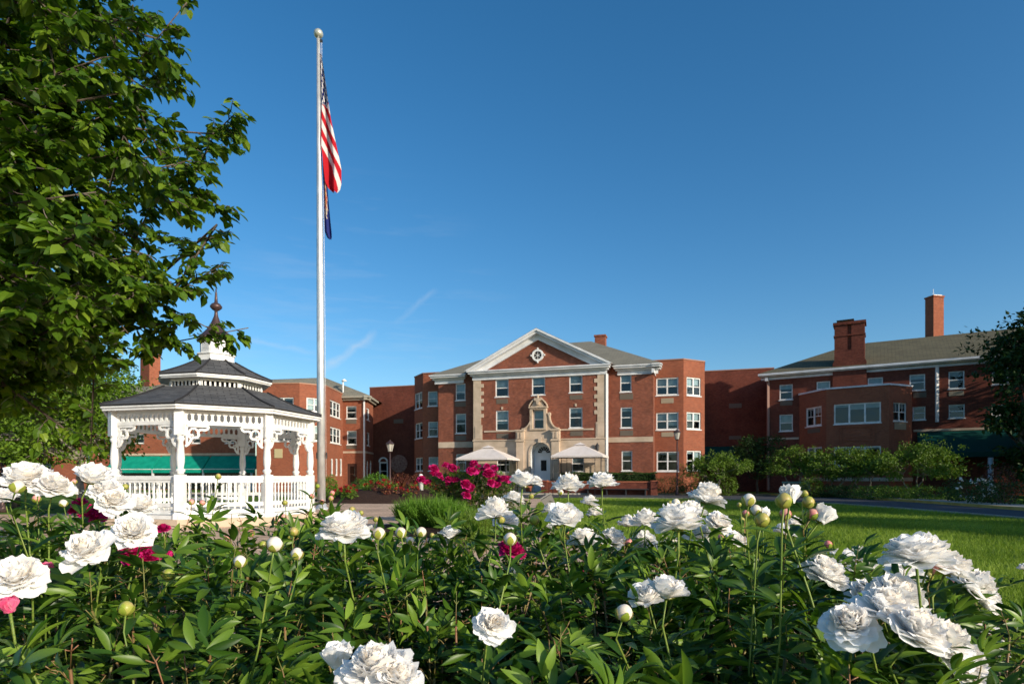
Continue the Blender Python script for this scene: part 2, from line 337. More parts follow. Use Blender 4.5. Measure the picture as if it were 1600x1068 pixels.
def npmesh(name, V, Q, m, parent=None, tint=None, smooth=True):
    """V (n,3); Q (k,4) quads; tint per vertex"""
    og = ORG[parent.name] if parent is not None else np.zeros(3)
    me = bpy.data.meshes.new(name); n = len(V); k = len(Q)
    me.vertices.add(n); me.vertices.foreach_set('co', (V - og).astype(np.float32).ravel())
    me.loops.add(k * 4); me.loops.foreach_set('vertex_index', Q.astype(np.int32).ravel())
    me.polygons.add(k); me.polygons.foreach_set('loop_start', np.arange(0, 4 * k, 4, dtype=np.int32))
    try: me.polygons.foreach_set('loop_total', np.full(k, 4, dtype=np.int32))
    except Exception: pass
    me.polygons.foreach_set('use_smooth', np.full(k, smooth))
    me.update(calc_edges=True)
    if tint is not None:
        a = me.attributes.new('tint', 'FLOAT', 'POINT'); a.data.foreach_set('value', tint.astype(np.float32))
    me.materials.append(m); o = bpy.data.objects.new(name, me); link(o); ORG[o.name] = og
    if parent is not None: o.parent = parent
    return o
def stamp(TV, TQ, pos, rot, scale, tint):
    """TV (a,3) template, TQ quads; pos (n,3); rot (n,3,3) columns = axes; scale (n,) ; returns V,Q,T"""
    n = len(pos); a = len(TV)
    V = np.einsum('nij,aj->nai', rot, TV) * np.asarray(scale)[:, None, None] + pos[:, None, :]
    Q = TQ[None] + (np.arange(n) * a)[:, None, None]
    return V.reshape(-1, 3), Q.reshape(-1, 4), np.repeat(tint, a)
def frames(x, nrm):
    """x: direction (n,3) of leaf axis; nrm approx normal -> rotation matrices with columns (x, y, z)"""
    x = x / (np.linalg.norm(x, axis=1, keepdims=True) + 1e-9)
    y = np.cross(nrm, x); y /= (np.linalg.norm(y, axis=1, keepdims=True) + 1e-9); z = np.cross(x, y)
    return np.stack([x, y, z], axis=2)

# ---- walls -----------------------------------------------------------------
class Wall:
    """vertical wall from p0 to p1 (left to right as seen from outside)"""
    def __init__(s, p0, p1, z0, z1):
        s.p0 = np.array(p0, float); s.p1 = np.array(p1, float); d = s.p1 - s.p0; s.len = np.linalg.norm(d); s.t = d / s.len
        s.n = np.array([s.t[1], -s.t[0]]); s.z0 = z0; s.z1 = z1; s.holes = []
    def pt(s, a, o, z): q = s.p0 + s.t * a + s.n * o; return (q[0], q[1], z)
    def sat(s, px, o=0.0):  # where the ray through column px meets the plane offset o
        u = (px - 800) / F; p = s.p0 + s.n * o
        Y = (p @ s.n) / (u * s.n[0] + s.n[1]); return (np.array([u * Y, Y]) - p) @ s.t, Y
    def z(s, px, py, o=0.0): return EYE + (HY - py) / F * s.sat(px, o)[1]
    def rect(s, x0, x1, y0, y1):
        xm = (x0 + x1) / 2; return s.sat(x0)[0], s.sat(x1)[0], s.z(xm, y1), s.z(xm, y0)
    def mesh(s, mb, depth=.14):
        S = sorted({0, s.len, *[h[i] for h in s.holes for i in (0, 1)]}); Z = sorted({s.z0, s.z1, *[h[i] for h in s.holes for i in (2, 3)]})
        S = [a for a in S if -1e-6 <= a <= s.len + 1e-6]; Z = [a for a in Z if s.z0 - 1e-6 <= a <= s.z1 + 1e-6]
        for a, b in zip(S, S[1:]):
            run = None
            for c, d in zip(Z, Z[1:]):
                m1, m2 = (a + b) / 2, (c + d) / 2
                hole = any(h[0] < m1 < h[1] and h[2] < m2 < h[3] for h in s.holes)
                if hole:
                    if run: s._q(mb, a, b, run[0], run[1]); run = None
                else: run = [c, d] if run is None else [run[0], d]
            if run: s._q(mb, a, b, run[0], run[1])
        for h in s.holes:
            a, b, c, d = max(h[0], 0), min(h[1], s.len), h[2], h[3]; D = -(h[4] if len(h) > 4 else depth)
            for (q, uv) in (([(a, 0, c), (a, D, c), (a, D, d), (a, 0, d)], [(0, c), (-D, c), (-D, d), (0, d)]), ([(b, 0, c), (b, 0, d), (b, D, d), (b, D, c)], [(0, c), (0, d), (-D, d), (-D, c)]),
                            ([(a, 0, d), (a, D, d), (b, D, d), (b, 0, d)], [(a, 0), (a, D), (b, D), (b, 0)]), ([(a, 0, c), (b, 0, c), (b, D, c), (a, D, c)], [(a, 0), (b, 0), (b, D), (a, D)])):
                mb.add([s.pt(*x) for x in q], [(0, 1, 2, 3)], [uv])
    def _q(s, mb, a, b, c, d):
        mb.add([s.pt(a, 0, c), s.pt(b, 0, c), s.pt(b, 0, d), s.pt(a, 0, d)], [(0, 1, 2, 3)], [[(a, c), (b, c), (b, d), (a, d)]])
    def beam(s, mb, a, b, o0, o1, c, d):
        return mb.hexa([s.pt(a, o1, c), s.pt(b, o1, c), s.pt(b, o0, c), s.pt(a, o0, c), s.pt(a, o1, d), s.pt(b, o1, d), s.pt(b, o0, d), s.pt(a, o0, d)])
    def ext(s, mb, poly, o0, o1):  # poly of (s,z) ccw from outside, extruded from o0 to o1 (o1 outer)
        n = len(poly); vs = [s.pt(a, o1, z) for a, z in poly] + [s.pt(a, o0, z) for a, z in poly]
        uvs = [[(a, z) for a, z in poly]]; fs = [tuple(range(n))]; fs.append(tuple(range(n, 2 * n))[::-1]); uvs.append([(a, z) for a, z in poly][::-1])
        for i in range(n):
            j = (i + 1) % n; fs.append((j, i, n + i, n + j)); (a, z), (c, d) = poly[i], poly[j]; uvs.append([(c, d), (a, z), (a + .3, z), (c + .3, d)])
        mb.add(vs, fs, uvs)

def window(parent, wl, r, cols=1, blind=.5, sill=True, depth=.13, fw=.07, frame=M['white'], rows=2, hole=True, name='window', muntin=False):
    a, b, c, d = r
    if hole: wl.holes.append((a, b, c, d, depth))
    f = MB(); D = -depth; o0, o1 = D, D + .07
    f1 = fw
    wl.beam(f, a, a + f1, o0, o1, c, d); wl.beam(f, b - f1, b, o0, o1, c, d)
    wl.beam(f, a + f1, b - f1, o0, o1, d - f1, d); wl.beam(f, a + f1, b - f1, o0, o1, c, c + f1)
    for k in range(1, cols):
        m = a + (b - a) * k / cols; wl.beam(f, m - f1 * .6, m + f1 * .6, o0, o1 - .004, c + f1, d - f1)
    if rows > 1:
        zm = (c + d) / 2
        for k in range(cols):
            q0 = a + (b - a) * k / cols + (f1 if k == 0 else f1 * .6); q1 = a + (b - a) * (k + 1) / cols - (f1 if k == cols - 1 else f1 * .6)
            wl.beam(f, q0, q1, o0, o1 - .015, zm - .03, zm + .03)
            if muntin:
                wl.beam(f, (q0 + q1) / 2 - .012, (q0 + q1) / 2 + .012, o0 + .02, o1 - .03, zm + .03, d - f1)
    wo = f.build(name, frame, parent)
    p = MB(); p.add([wl.pt(a, D + .012, c), wl.pt(b, D + .012, c), wl.pt(b, D + .012, d), wl.pt(a, D + .012, d)], [(0, 1, 2, 3)]); p.build('pane', M['glass'], wo)
    q = MB(); q.add([wl.pt(a, D - .35, c), wl.pt(b, D - .35, c), wl.pt(b, D - .35, d), wl.pt(a, D - .35, d)], [(0, 1, 2, 3)])
    for s0 in (a, b): q.add([wl.pt(s0, D, c), wl.pt(s0, D - .35, c), wl.pt(s0, D - .35, d), wl.pt(s0, D, d)], [(0, 1, 2, 3)])
    q.add([wl.pt(a, D, d), wl.pt(b, D, d), wl.pt(b, D - .35, d), wl.pt(a, D - .35, d)], [(0, 1, 2, 3)]); q.build('interior', M['dark'], wo)
    if blind > 0:
        bl = MB()
        for k in range(cols):
            q0 = a + (b - a) * k / cols + .05; q1 = a + (b - a) * (k + 1) / cols - .05
            bb = min(.95, max(.15, blind + R.choice((-.3, -.15, -.05, 0, 0, .1, .25)))); zb = d - (d - c) * bb
            bl.add([wl.pt(q0, D - .06, zb), wl.pt(q1, D - .06, zb), wl.pt(q1, D - .06, d), wl.pt(q0, D - .06, d)], [(0, 1, 2, 3)])
        bl.build('blind', M['blind'], wo)
    if sill:
        sb = MB(); wl.beam(sb, a - .06, b + .06, D + .07, .05, c - .07, c - .003); sb.build('sill', frame, wo)
    return wo
def grille(parent, wl, r, m):
    a, b, c, d = r; g = MB(); wl.beam(g, a, b, -.05, .02, c, d)
    n = 5
    for k in range(n):
        z = c + (d - c) * (k + .5) / n; wl.beam(g, a + .03, b - .03, .021, .035, z - .01, z + .01)
    g.build('vent_grille', m, parent)

def PT(px, Y): return ((px - 800) / F * Y, Y)
def plane_pt(theta, k, px):  # theta degrees of outward normal from -Y toward +X; k distance
    u = (px - 800) / F; th = radians(theta); Y = k / (cos(th) - u * sin(th)); return (u * Y, Y)

# ------------------------------------------------------------------ ground
def sheet(name, poly, z, m, kind='structure'):
    mb = MB(); mb.add([(x, y, z) for x, y in poly], [tuple(range(len(poly)))]); o = mb.build(name, m); tag(o, kind=kind); return o
ground = sheet('ground', [(-900, -300), (900, -300), (900, 1500), (-900, 1500)], 0, M['lawn'])
pave = [(-30, -6), (3.0, -6), (2.6, 2.0), (3.3, 4.2), (3.0, 6.0), (2.2, 9.0), (1.0, 13), (.6, 18), (.9, 24), (1.3, 30), (2.5, 36), (-14, 42), (-12, 30), (-10, 24), (-13, 22), (-20, 20), (-30, 18)]
sheet('paved_path', pave, .004, M['paver'])
# road: far kerb line / near edge
far = [(-30, 47), (-12, 46), (0, 45.2), (10, 44.6), (18.3, 43.0), (20.8, 38), (20.4, 31.2), (19.2, 22), (18.5, 14), (18, 2)]
near = [(-30, 41.5), (-12, 40.5), (-4, 39.5), (5, 37.2), (10, 35.6), (13.4, 32.8), (15.4, 28.5), (15.7, 24.5), (15.6, 18.3), (15.2, 12), (14.8, 2)]
road = MB(); road.add([(x, y, .008) for x, y in far] + [(x, y, .008) for x, y in near[::-1]], [tuple(range(len(far) + len(near)))])
tag(road.build('road', M['asphalt']), kind='structure')
def strip(line, w0, w1, z0, z1, mb):
    pts = [np.array(p, float) for p in line]; n = len(pts); A = []; B = []
    for i, p in enumerate(pts):
        d = pts[min(i + 1, n - 1)] - pts[max(i - 1, 0)]; d /= np.linalg.norm(d); nn = np.array([-d[1], d[0]])
        A.append(p + nn * w0); B.append(p + nn * w1)
    for i in range(n - 1):
        mb.hexa([(*A[i], z0), (*B[i], z0), (*B[i + 1], z0), (*A[i + 1], z0), (*A[i], z1), (*B[i], z1), (*B[i + 1], z1), (*A[i + 1], z1)])
k1 = MB(); strip(far[3:], 0, .18, 0, .13, k1); tag(k1.build('kerb', M['kerb_yellow']), kind='structure')
k2 = MB(); strip(near[3:], -.15, 0, 0, .06, k2); tag(k2.build('kerb', M['kerb']), kind='structure')
k3 = MB(); strip(far[4:], .18, 1.9, 0, .128, k3); tag(k3.build('pavement', M['kerb']), kind='structure')
k4 = MB(); strip(far[:5], 0, .18, 0, .12, k4); tag(k4.build('kerb', M['kerb']), kind='structure')

# ------------------------------------------------------------------ main building
SB = 1.043
TH = -17
KP, KR, KB, KC = 47.0, 47.95, 49.2, 59.0
main = thing('main_building', 'three storey red brick building with white pediment, limestone entrance and green lawn before it', 'building', (*plane_pt(TH, KP, 845), 0))
walls = []
def W(th0, k0, px0, th1, k1, px1, z0, z1):
    w_ = Wall(plane_pt(th0, k0, px0), plane_pt(th1, k1, px1), z0, z1); walls.append(w_); return w_
pav = Wall(plane_pt(TH, KP, 740.5), plane_pt(TH, KP, 946), 0, 10.2)
recL = Wall(plane_pt(TH, KR, 685), plane_pt(TH, KR, 745), 0, 10.2)
recR = Wall(plane_pt(TH, KR, 940), plane_pt(TH, KR, 1021), 0, 10.2)
ZB = 10.45
bayR = Wall(plane_pt(TH, KB, 1015), plane_pt(TH, KB, 1068), 0, ZB)
q = np.array(bayR.p1); th = radians(28); t28 = np.array([cos(th), sin(th)])
bayR2 = Wall(q, q + t28 * 2.24, 0, ZB)
bayR3 = Wall(bayR2.p1, bayR2.p1 + np.array([.292, .956]) * 9.5, 0, ZB)
recRe = Wall(recR.p1, recR.p1 + np.array([.292, .956]) * 3, 0, 10.2)
bayL = Wall(plane_pt(TH, KB, 661), plane_pt(TH, KB, 690), 0, ZB)
q = np.array(bayL.p0); th = radians(-62); t62 = np.array([cos(th), sin(th)])
bayL2 = Wall(q - t62 * 2.3, q, 0, ZB)
bayL3 = Wall(bayL2.p0 + np.array([.292, .956]) * 9.5, bayL2.p0, 0, ZB)
conn = Wall(plane_pt(TH, KC, 577.5), plane_pt(TH, KC, 1209), 0, 11.05)
cne = Wall(conn.p1, conn.p1 + np.array([.292, .956]) * 6, 0, 11.05); cnw = Wall(conn.p0 + np.array([.292, .956]) * 6, conn.p0, 0, 11.05)
recLe = Wall(recL.p0 + np.array([.292, .956]) * 3, recL.p0, 0, 10.2)
pavRe = Wall(pav.p1, pav.p1 + np.array([.292, .956]) * .95, 0, 10.2); pavLe = Wall(pav.p0 + np.array([.292, .956]) * .95, pav.p0, 0, 10.2)

for r in ((774, 794.5, 592, 619.5), (831, 851.5, 588.8, 616.6), (889.5, 909.9, 585.7, 612.8), (774.8, 794.5, 641, 672.4), (889.5, 910, 636.4, 668)):
    window(main, pav, pav.rect(*r), blind=.55)
for r in ((776, 796, 713.5, 737), (893.4, 912.3, 711.5, 736)):
    window(main, pav, pav.rect(*r), blind=.2, fw=.06)
for r in ((775.7, 793.7, 622.8, 630.4), (775.9, 794.5, 676.7, 684.6), (890.4, 910, 616.6, 623.8), (891, 910.8, 673, 680.7)): grille(main, pav, pav.rect(*r), M['grille'])
for r, bl in (((711.9, 727, 599, 624.9), .6), ((712, 727.9, 646, 676.5), .6), ((712.8, 728, 709, 735), .3)): window(main, recL, recL.rect(*r), blind=bl)
for r in ((711.3, 727.8, 627.5, 635), (711.5, 728.3, 680, 688)): grille(main, recL, recL.rect(*r), M['grille'])
for r, bl in (((969, 986.6, 583.6, 611.8), .5), ((969.8, 987.7, 635.8, 668), .5), ((971.3, 987.7, 704, 735), .25)): window(main, recR, recR.rect(*r), blind=bl)
for r in ((968.3, 989.2, 614.8, 623.8), (968.8, 989.2, 672, 680.7)): grille(main, recR, recR.rect(*r), M['grille'])
for r, bl in (((1025.2, 1060, 589.6, 617), .75), ((1025.3, 1060.2, 643.8, 671), .75), ((1026, 1060.7, 704.8, 735.7), .12)): window(main, bayR, bayR.rect(*r), cols=2, blind=bl, fw=.09)
for r in ((1032.8, 1052.5, 621.8, 629.7), (1033.3, 1052.5, 674.8, 681.9)): grille(main, bayR, bayR.rect(*r), M['grille_tan'])
for r, bl in (((1073, 1095, 589.5, 617.9), .7), ((1073, 1095, 643.8, 670.3), .45), ((1073.2, 1095.8, 703.7, 735), .2)): window(main, bayR2, bayR2.rect(*r), cols=2, blind=bl, fw=.09)
for r, bl in (((668.5, 683.4, 611, 634), .7), ((669, 684, 658.3, 681.7), .7), ((669.6, 684.6, 713.5, 735), .7)): window(main, bayL, bayL.rect(*r), blind=bl)
for r, bl in (((648.2, 659.6, 613, 638.2), .5), ((648.8, 660, 660.2, 684.6), .5), ((649.6, 660.4, 714.5, 735.5), .5)): window(main, bayL2, bayL2.rect(*r), cols=2, blind=bl, fw=.08)
for r in ((1139, 1158.7, 630, 637), (615.3, 630, 654.5, 661), (1139, 1158, 680.5, 686)): grille(main, conn, conn.rect(*r), M['grille'])
window(main, conn, conn.rect(592, 606, 721, 750), blind=0, name='door', fw=.16, sill=False)
# round arched recess and fanlight on connector
def disc_poly(cx, cz, rx, rz, n=20, a0=0, a1=2 * pi): return [(cx + rx * cos(a0 + (a1 - a0) * k / n), cz + rz * sin(a0 + (a1 - a0) * k / n)) for k in range(n)]
g = MB(); s_, Y_ = conn.sat(599); z_ = conn.z(599, 721.0); w_ = .55
arc = [(s_ + .56 * cos(pi * k / 12), z_ + .5 * sin(pi * k / 12)) for k in range(13)] + [(s_ + .40 * cos(pi * k / 12), z_ + .36 * sin(pi * k / 12)) for k in range(12, -1, -1)]
conn.ext(g, arc, 0, .06); g.build('fanlight', M['white'], main)
g = MB(); s_, Y_ = conn.sat(623.5); z_ = conn.z(623.5, 724)
arc = [(s_ + 1.0 * cos(2 * pi * k / 24), z_ + .95 * sin(2 * pi * k / 24)) for k in range(24)]
conn.ext(g, arc, 0, .05); g.build('round_panel', mat('pink_panel', (.34, .17, .12), .85, build=noise_col((.22, .10, .075), (.42, .24, .18), 6, 5)), main)
g = MB(); r = conn.rect(1101, 1158, 697, 726); 
g.add([conn.pt(r[0], 0.02, r[3]), conn.pt(r[1], .02, r[3]), conn.pt(r[1], 1.3, r[2]), conn.pt(r[0], 1.3, r[2])], [(0, 3, 2, 1)]); g.build('awning', M['awning_dark'], main)

# entrance hole
dl, Yd = pav.sat(829.5); dr, _ = pav.sat(861.5); dtop = pav.z(845, 691)
dc = (dl + dr) / 2; drad = (dr - dl) / 2; dspring = dtop - drad
pav.holes.append((dl - .15, dr + .15, 0, dtop + .15, .2))
# middle framed window above the door
r = pav.rect(833.6, 851, 640, 669.5); midr = r
window(main, pav, r, blind=.55, sill=False)
# tympanum
ap = pav.sat(840.5)[0]; zap = pav.z(840.5, 527.0)
pl, pr = pav.sat(750)[0], pav.sat(931)[0]
ztop_c = 9.98   # top of horizontal cornice
wallbrick = MB()
for wl in (pav, recL, recR, pavRe, pavLe, recRe, recLe): wl.mesh(wallbrick)
pav.ext(wallbrick, [(-.2, ztop_c - .35), (pav.len + .2, ztop_c - .35), (ap, zap + .35)], -.25, -.05)
wallbrick.build('wall', M['brick'], main)
for grp in ((bayR, bayR2, bayR3), (bayL, bayL2, bayL3)):
    wb2 = MB()
    for wl in grp: wl.mesh(wb2)
    wb2.build('bay_wall', M['brick2'], main)
wb3 = MB()
for wl in (conn, cne, cnw): wl.mesh(wb3)
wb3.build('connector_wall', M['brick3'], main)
cp = MB()
for wl, zt in ((bayR, ZB), (bayR2, ZB), (bayR3, ZB), (bayL, ZB), (bayL2, ZB), (bayL3, ZB), (conn, 11.05), (cne, 11.05)):
    wl.beam(cp, -.02, wl.len + .02, -.3, .05, zt, zt + .09)
cp.build('coping', mat('coping_metal', (.33, .17, .12), .6, .3), main)
# flat roofs behind parapets
fr = MB()
for (a, b) in ((bayR.pt(0, -.02, ZB - .2), bayR2.pt(2.24, -.02, ZB - .2)),): 
    p2 = bayR3.pt(9.4, -.05, ZB - .2); fr.add([bayR.pt(0, -.05, ZB - .2), bayR.pt(bayR.len, -.05, ZB - .2), b, p2, bayR.pt(0, -10, ZB - .2)], [(0, 1, 2, 3, 4)])
    p2 = bayL3.pt(0, -.05, ZB - .2); fr.add([bayL2.pt(0, -.05, ZB - .2), bayL.pt(0, -.05, ZB - .2), bayL.pt(bayL.len, -.05, ZB - .2), bayL.pt(bayL.len, -10, ZB - .2), p2], [(0, 1, 2, 3, 4)])
fr.add([conn.pt(0, -.05, 10.8), conn.pt(conn.len, -.05, 10.8), conn.pt(conn.len, -6, 10.8), conn.pt(0, -6, 10.8)], [(0, 1, 2, 3)])
fr.build('flat_roof', M['asphalt'], main)
# cornices: horizontal (architrave + projecting shelf)
zc0 = 9.25
for nm_, wl, a, b in (('cornice', pav, -.35, pav.len + .35), ('cornice', recL, -.55, recL.len - .9), ('cornice', recR, 1.0, recR.len + .6)):
    c = MB(); wl.beam(c, a + .25, b - .25, -.1, .10, zc0, zc0 + .32); wl.beam(c, a + .1, b - .1, -.1, .26, zc0 + .323, zc0 + .46); wl.beam(c, a, b, -.1, .5, zc0 + .463, zc0 + .60); wl.beam(c, a - .08, b + .08, -.1, .6, zc0 + .603, zc0 + .70)
    c.build(nm_, M['trim'], main)
c = MB(); recRe.beam(c, -.6, 3, -.1, .1, zc0, zc0 + .32); recRe.beam(c, -.6, 3, -.1, .5, zc0 + .463, zc0 + .60); recRe.beam(c, -.7, 3, -.1, .58, zc0 + .605, zc0 + .698); c.build('cornice', M['trim'], main)
zc1 = zc0 + .70
# raking cornice
s0, s1 = -.62, pav.len + .62; za = pav.z(840.5, 512.5, .5)
def rake(mb, side, t0, t1, o0, o1):
    # band parallel to the slope from offset t0 to t1 (thickness below roof line)
    e = s0 if side < 0 else s1; x0, z0 = e, zc1 + .02; x1, z1 = ap, za
    P = [(x0, z0), (x1, z1)]
    if side < 0: poly = [(x0 + (t1) * 2.0, z0), (x1, z1 - t1), (x1, z1 - t0), (x0 + t0 * 2.0, z0)]
    else: poly = [(x0 - t0 * 2.0, z0), (x1, z1 - t0), (x1, z1 - t1), (x0 - t1 * 2.0, z0)]
    pav.ext(mb, poly, o0, o1)
for sd in (-1, 1):
    c = MB(); rake(c, sd, 0, .16, -.1, .62); rake(c, sd, .163, .36, -.1, .5); rake(c, sd, .363, .80, -.1, .12); c.build('raking_cornice', M['trim'], main)
# round window
rs, _ = pav.sat(840.4); rz = pav.z(840.4, 554.9); rr = .48
ring = MB(); pts = [(rs + rr * cos(2 * pi * k / 24), rz + rr * sin(2 * pi * k / 24)) for k in range(24)]; inn = [(rs + (rr - .15) * cos(2 * pi * k / 24), rz + (rr - .15) * sin(2 * pi * k / 24)) for k in range(24)]
for k in range(24):
    j = (k + 1) % 24; pav.ext(ring, [inn[k], pts[k], pts[j], inn[j]], -.05, .10)
for a in (0, pi / 2, pi, 3 * pi / 2):
    cxs, czs = rs + (rr + .06) * cos(a), rz + (rr + .06) * sin(a); pav.beam(ring, cxs - .045, cxs + .045, -.05, .13, czs - .06, czs + .06)
rw = ring.build('round_window', M['white'], main)
g = MB(); pav.ext(g, inn, -.05, .0); g.build('pane', M['dark'], rw)
g = MB()
for a in (pi / 2, pi / 2 + 2 * pi / 3, pi / 2 + 4 * pi / 3):
    for off in (0, pi):
        p_ = [(rs + .17 * cos(a + off + da), rz + .17 * sin(a + off + da)) for da in (-.15, 0, .15)]
for k in range(6):
    a = pi / 6 + k * pi / 3; dx, dz = cos(a), sin(a); nx, nz2 = -dz * .016, dx * .016
    pav.ext(g, [(rs + nx, rz + nz2), (rs - nx, rz - nz2), (rs + dx * .33 - nx, rz + dz * .33 - nz2), (rs + dx * .33 + nx, rz + dz * .33 + nz2)], .001, .03)
g.build('muntin', M['white'], rw)

# limestone: ground storey cladding, band, quoins
zst = pav.z(760, 688.8); zs2 = pav.z(760, 675)
st = MB(); eL, eR = pav.sat(809)[0], pav.sat(875.5)[0]
gl = pav.holes
lw1 = [h for h in pav.holes if abs(h[0] - pav.sat(776)[0]) < .01][0]; lw2 = [h for h in pav.holes if abs(h[0] - pav.sat(893.4)[0]) < .01][0]
nb = 8
hh = (zst) / nb
for (a, b, hw) in ((-.03, eL, lw1), (eR, pav.len + .03, lw2)):
    st = MB()
    for k in range(nb):
        z0_, z1_ = k * hh + .012, (k + 1) * hh - .012
        segs = [(a, b)]
        if z1_ > hw[2] - .0 and z0_ < hw[3]: segs = [(a, hw[0] - .02), (hw[1] + .02, b)]
        for x, y in segs: pav.beam(st, x, y, 0, .07, z0_, z1_)
    pav.beam(st, a, b, 0, .055, 0, hh * .9)
    pav.beam(st, a, hw[0] - .02, 0.001, .05, .02, zst - .02); pav.beam(st, hw[1] + .02, b, 0.001, .05, .02, zst - .02)
    pav.beam(st, hw[0] - .02, hw[1] + .02, .001, .05, .02, hw[2] - .05); pav.beam(st, hw[0] - .02, hw[1] + .02, .001, .05, hw[3] + .02, zst - .02)
    pav.beam(st, a - (.05 if a < 0 else 0), b + (.05 if a > 0 else 0), 0, .13, zst, zst + .10)
    st.build('stone_base', M['stone'], main)
st = MB()
for wl, a, b in ((recL, 0.02, recL.len - .35), (recR, .3, recR.len - .02)):
    zb0 = wl.z((1000 if wl is recR else 712), (690 if wl is recR else 699)); zb1 = wl.z((1000 if wl is recR else 712), (682 if wl is recR else 690)); wl.beam(st, a, b, 0, .05, zb0, zb1)
# thin string course
zt_ = pav.z(760, 675); pav.beam(st, .9, eL - .1, 0, .07, zt_, zt_ + .12); pav.beam(st, eR + .1, pav.len - .9, 0, .07, zt_, zt_ + .12)
st.build('stone_band', M['stone'], main)
qn = MB(); zq0, zq1 = zst + .1, zc0
n = 16
for sd in (0, 1):
    qn = MB()
    for k in range(n):
        z0_ = zq0 + (zq1 - zq0) * k / n; z1_ = zq0 + (zq1 - zq0) * (k + 1) / n - .004; wd = .62 if (k % 2 or k < 5) else .86
        wd = .74 if k < 4 else wd
        if sd == 0: pav.beam(qn, -.03, wd, 0, .045, z0_, z1_)
        else: pav.beam(qn, pav.len - wd, pav.len + .03, 0, .045, z0_, z1_)
    a = .12 if sd == 0 else pav.len - .62
    pav.beam(qn, a, a + .5, .046, .075, zq0 + .1, zq0 + (zq1 - zq0) * 4 / n - .1)
    qn.build('quoins', M['stone'], main)
# keystones above 2nd floor windows
ks = MB()
for px in (784.7, 899.8):
    s_, _ = pav.sat(px); zz = pav.z(px, 639.5 if px < 800 else 634.5); pav.beam(ks, s_ - .07, s_ + .07, 0, .06, zz, zz + .22)
ks.build('keystone', M['stone'], main)

# entrance surround
ent = MB(); zb = pav.z(843, 671); zmid = pav.z(843, 687)
a0, a1 = eL, eR
O = .34
# main slab with arch notch, up to zmid
arc = [(dc + drad * cos(pi * k / 16), dspring + drad * sin(pi * k / 16)) for k in range(17)]
poly = [(a0 + .2, 0), (dc - drad, 0)] + arc[::-1] + [(dc + drad, 0), (a1 - .2, 0), (a1 - .2, zmid), (a0 + .2, zmid)]
pav.ext(ent, poly, 0, O)
# panel over arch
zpan = zb + .02
# upper slab with window opening & concave shoulders
wl0, wl1, wz0, wz1 = midr
ow = .22
def sh(side):
    c = dc; pts = []
    half0 = (a1 - a0) / 2 - .25; half1 = (wl1 - wl0) / 2 + ow + .02
    z0_, z1_ = zpan, pav.z(843, 650)
    for k in range(9):
        t = k / 8; x = half0 + (half1 - half0) * sin(t * pi / 2); z = z0_ + (z1_ - z0_) * (1 - cos(t * pi / 2)); pts.append((c + side * x, z))
    return pts
zwt = pav.z(843, 634)
left = sh(-1); right = sh(1)
wc = (wl0 + wl1) / 2
poly_b = [(a0 + .2, zmid + .001), (a1 - .2, zmid + .001), (a1 - .2, zpan)] + [p for p in right] + [(wl1 + .02, right[-1][1]), (wl1 + .02, wz0 - .02), (wl0 - .02, wz0 - .02), (wl0 - .02, left[-1][1])] + left[::-1] + [(a0 + .2, zpan)]
pav.ext(ent, poly_b, 0, O - .1)
pl_ = MB()
# pilasters with console blocks
for x0_ in (a0, a1 - .62):
    pav.beam(pl_, x0_, x0_ + .62, 0, O + .12, 0, zmid - .12); pav.beam(pl_, x0_ - .06, x0_ + .68, 0, O + .2, zmid - .117, zmid - .02)
    pav.beam(pl_, x0_ - .02, x0_ + .64, 0, O + .18, zmid - .017, zb - .12); pav.beam(pl_, x0_ - .08, x0_ + .70, 0, O + .26, zb - .117, zb)
    pav.beam(pl_, x0_ + .12, x0_ + .26, O + .18, O + .25, zmid + .1, zb - .2); pav.beam(pl_, x0_ + .36, x0_ + .50, O + .18, O + .25, zmid + .1, zb - .2)
pav.beam(pl_, a0 + .65, a1 - .65, 0, O + .02, zmid + .004, zmid + .08)
pl_.build('pilaster', M['stone'], main)
es = ent.build('stone_surround', M['stone'], main)
# arch trim ring (white)
rg = MB()
for k in range(16):
    b0, b1 = arc[k], arc[k + 1]; o_ = lambda p: (dc + (p[0] - dc) * 1.12, dspring + (p[1] - dspring) * 1.12)
    pav.ext(rg, [b0, o_(b0), o_(b1), b1], O - .02, O + .07)
for sx in (-1, 1):
    x0_ = dc + sx * drad; x1_ = dc + sx * drad * 1.12; pav.beam(rg, min(x0_, x1_), max(x0_, x1_), O - .02, O + .07, 0, dspring)
pav.beam(rg, dc - .12, dc + .12, O + .07, O + .16, dtop - .02, dtop + .38)
rg.build('arch_trim', M['stone'], es)
# jambs of deep door recess (white painted), door at back
dd = -1.0
jb = MB(); vs = []
prof = [(dc - drad, 0)] + arc[::-1] + [(dc + drad, 0)]
for s_, z_ in prof: vs += [pav.pt(s_, O - .01, z_), pav.pt(s_, dd, z_)]
jb.add(vs, [(2 * i, 2 * i + 1, 2 * i + 3, 2 * i + 2) for i in range(len(prof) - 1)])
jb.build('door_jamb', M['white'], es)
dm = MB(); pav.ext(dm, [(dc + drad, 0)] + arc + [(dc - drad, 0)], dd - .1, dd); door = dm.build('entrance_door', M['door_white'], main)
dp = MB(); s_ = dc
zw0, zw1 = pav.z(845, 735, dd), pav.z(845, 718.5, dd)
pav.beam(dp, dc - .26, dc + .2, dd, dd + .02, zw0, zw1); dp.build('door_pane', M['dark'], door)
dp = MB()
pav.beam(dp, dc - .86 * .95, dc - .80, dd, dd + .08, 0, dspring - .1); pav.beam(dp, dc + .66, dc + .73, dd, dd + .08, 0, dspring - .1); pav.beam(dp, dc - .85, dc + .85, dd, dd + .1, dspring - .12, dspring)
for k in range(4):
    pass
dp.build('door_frame', M['door_white'], door)
fl = MB(); fz = dspring + .05
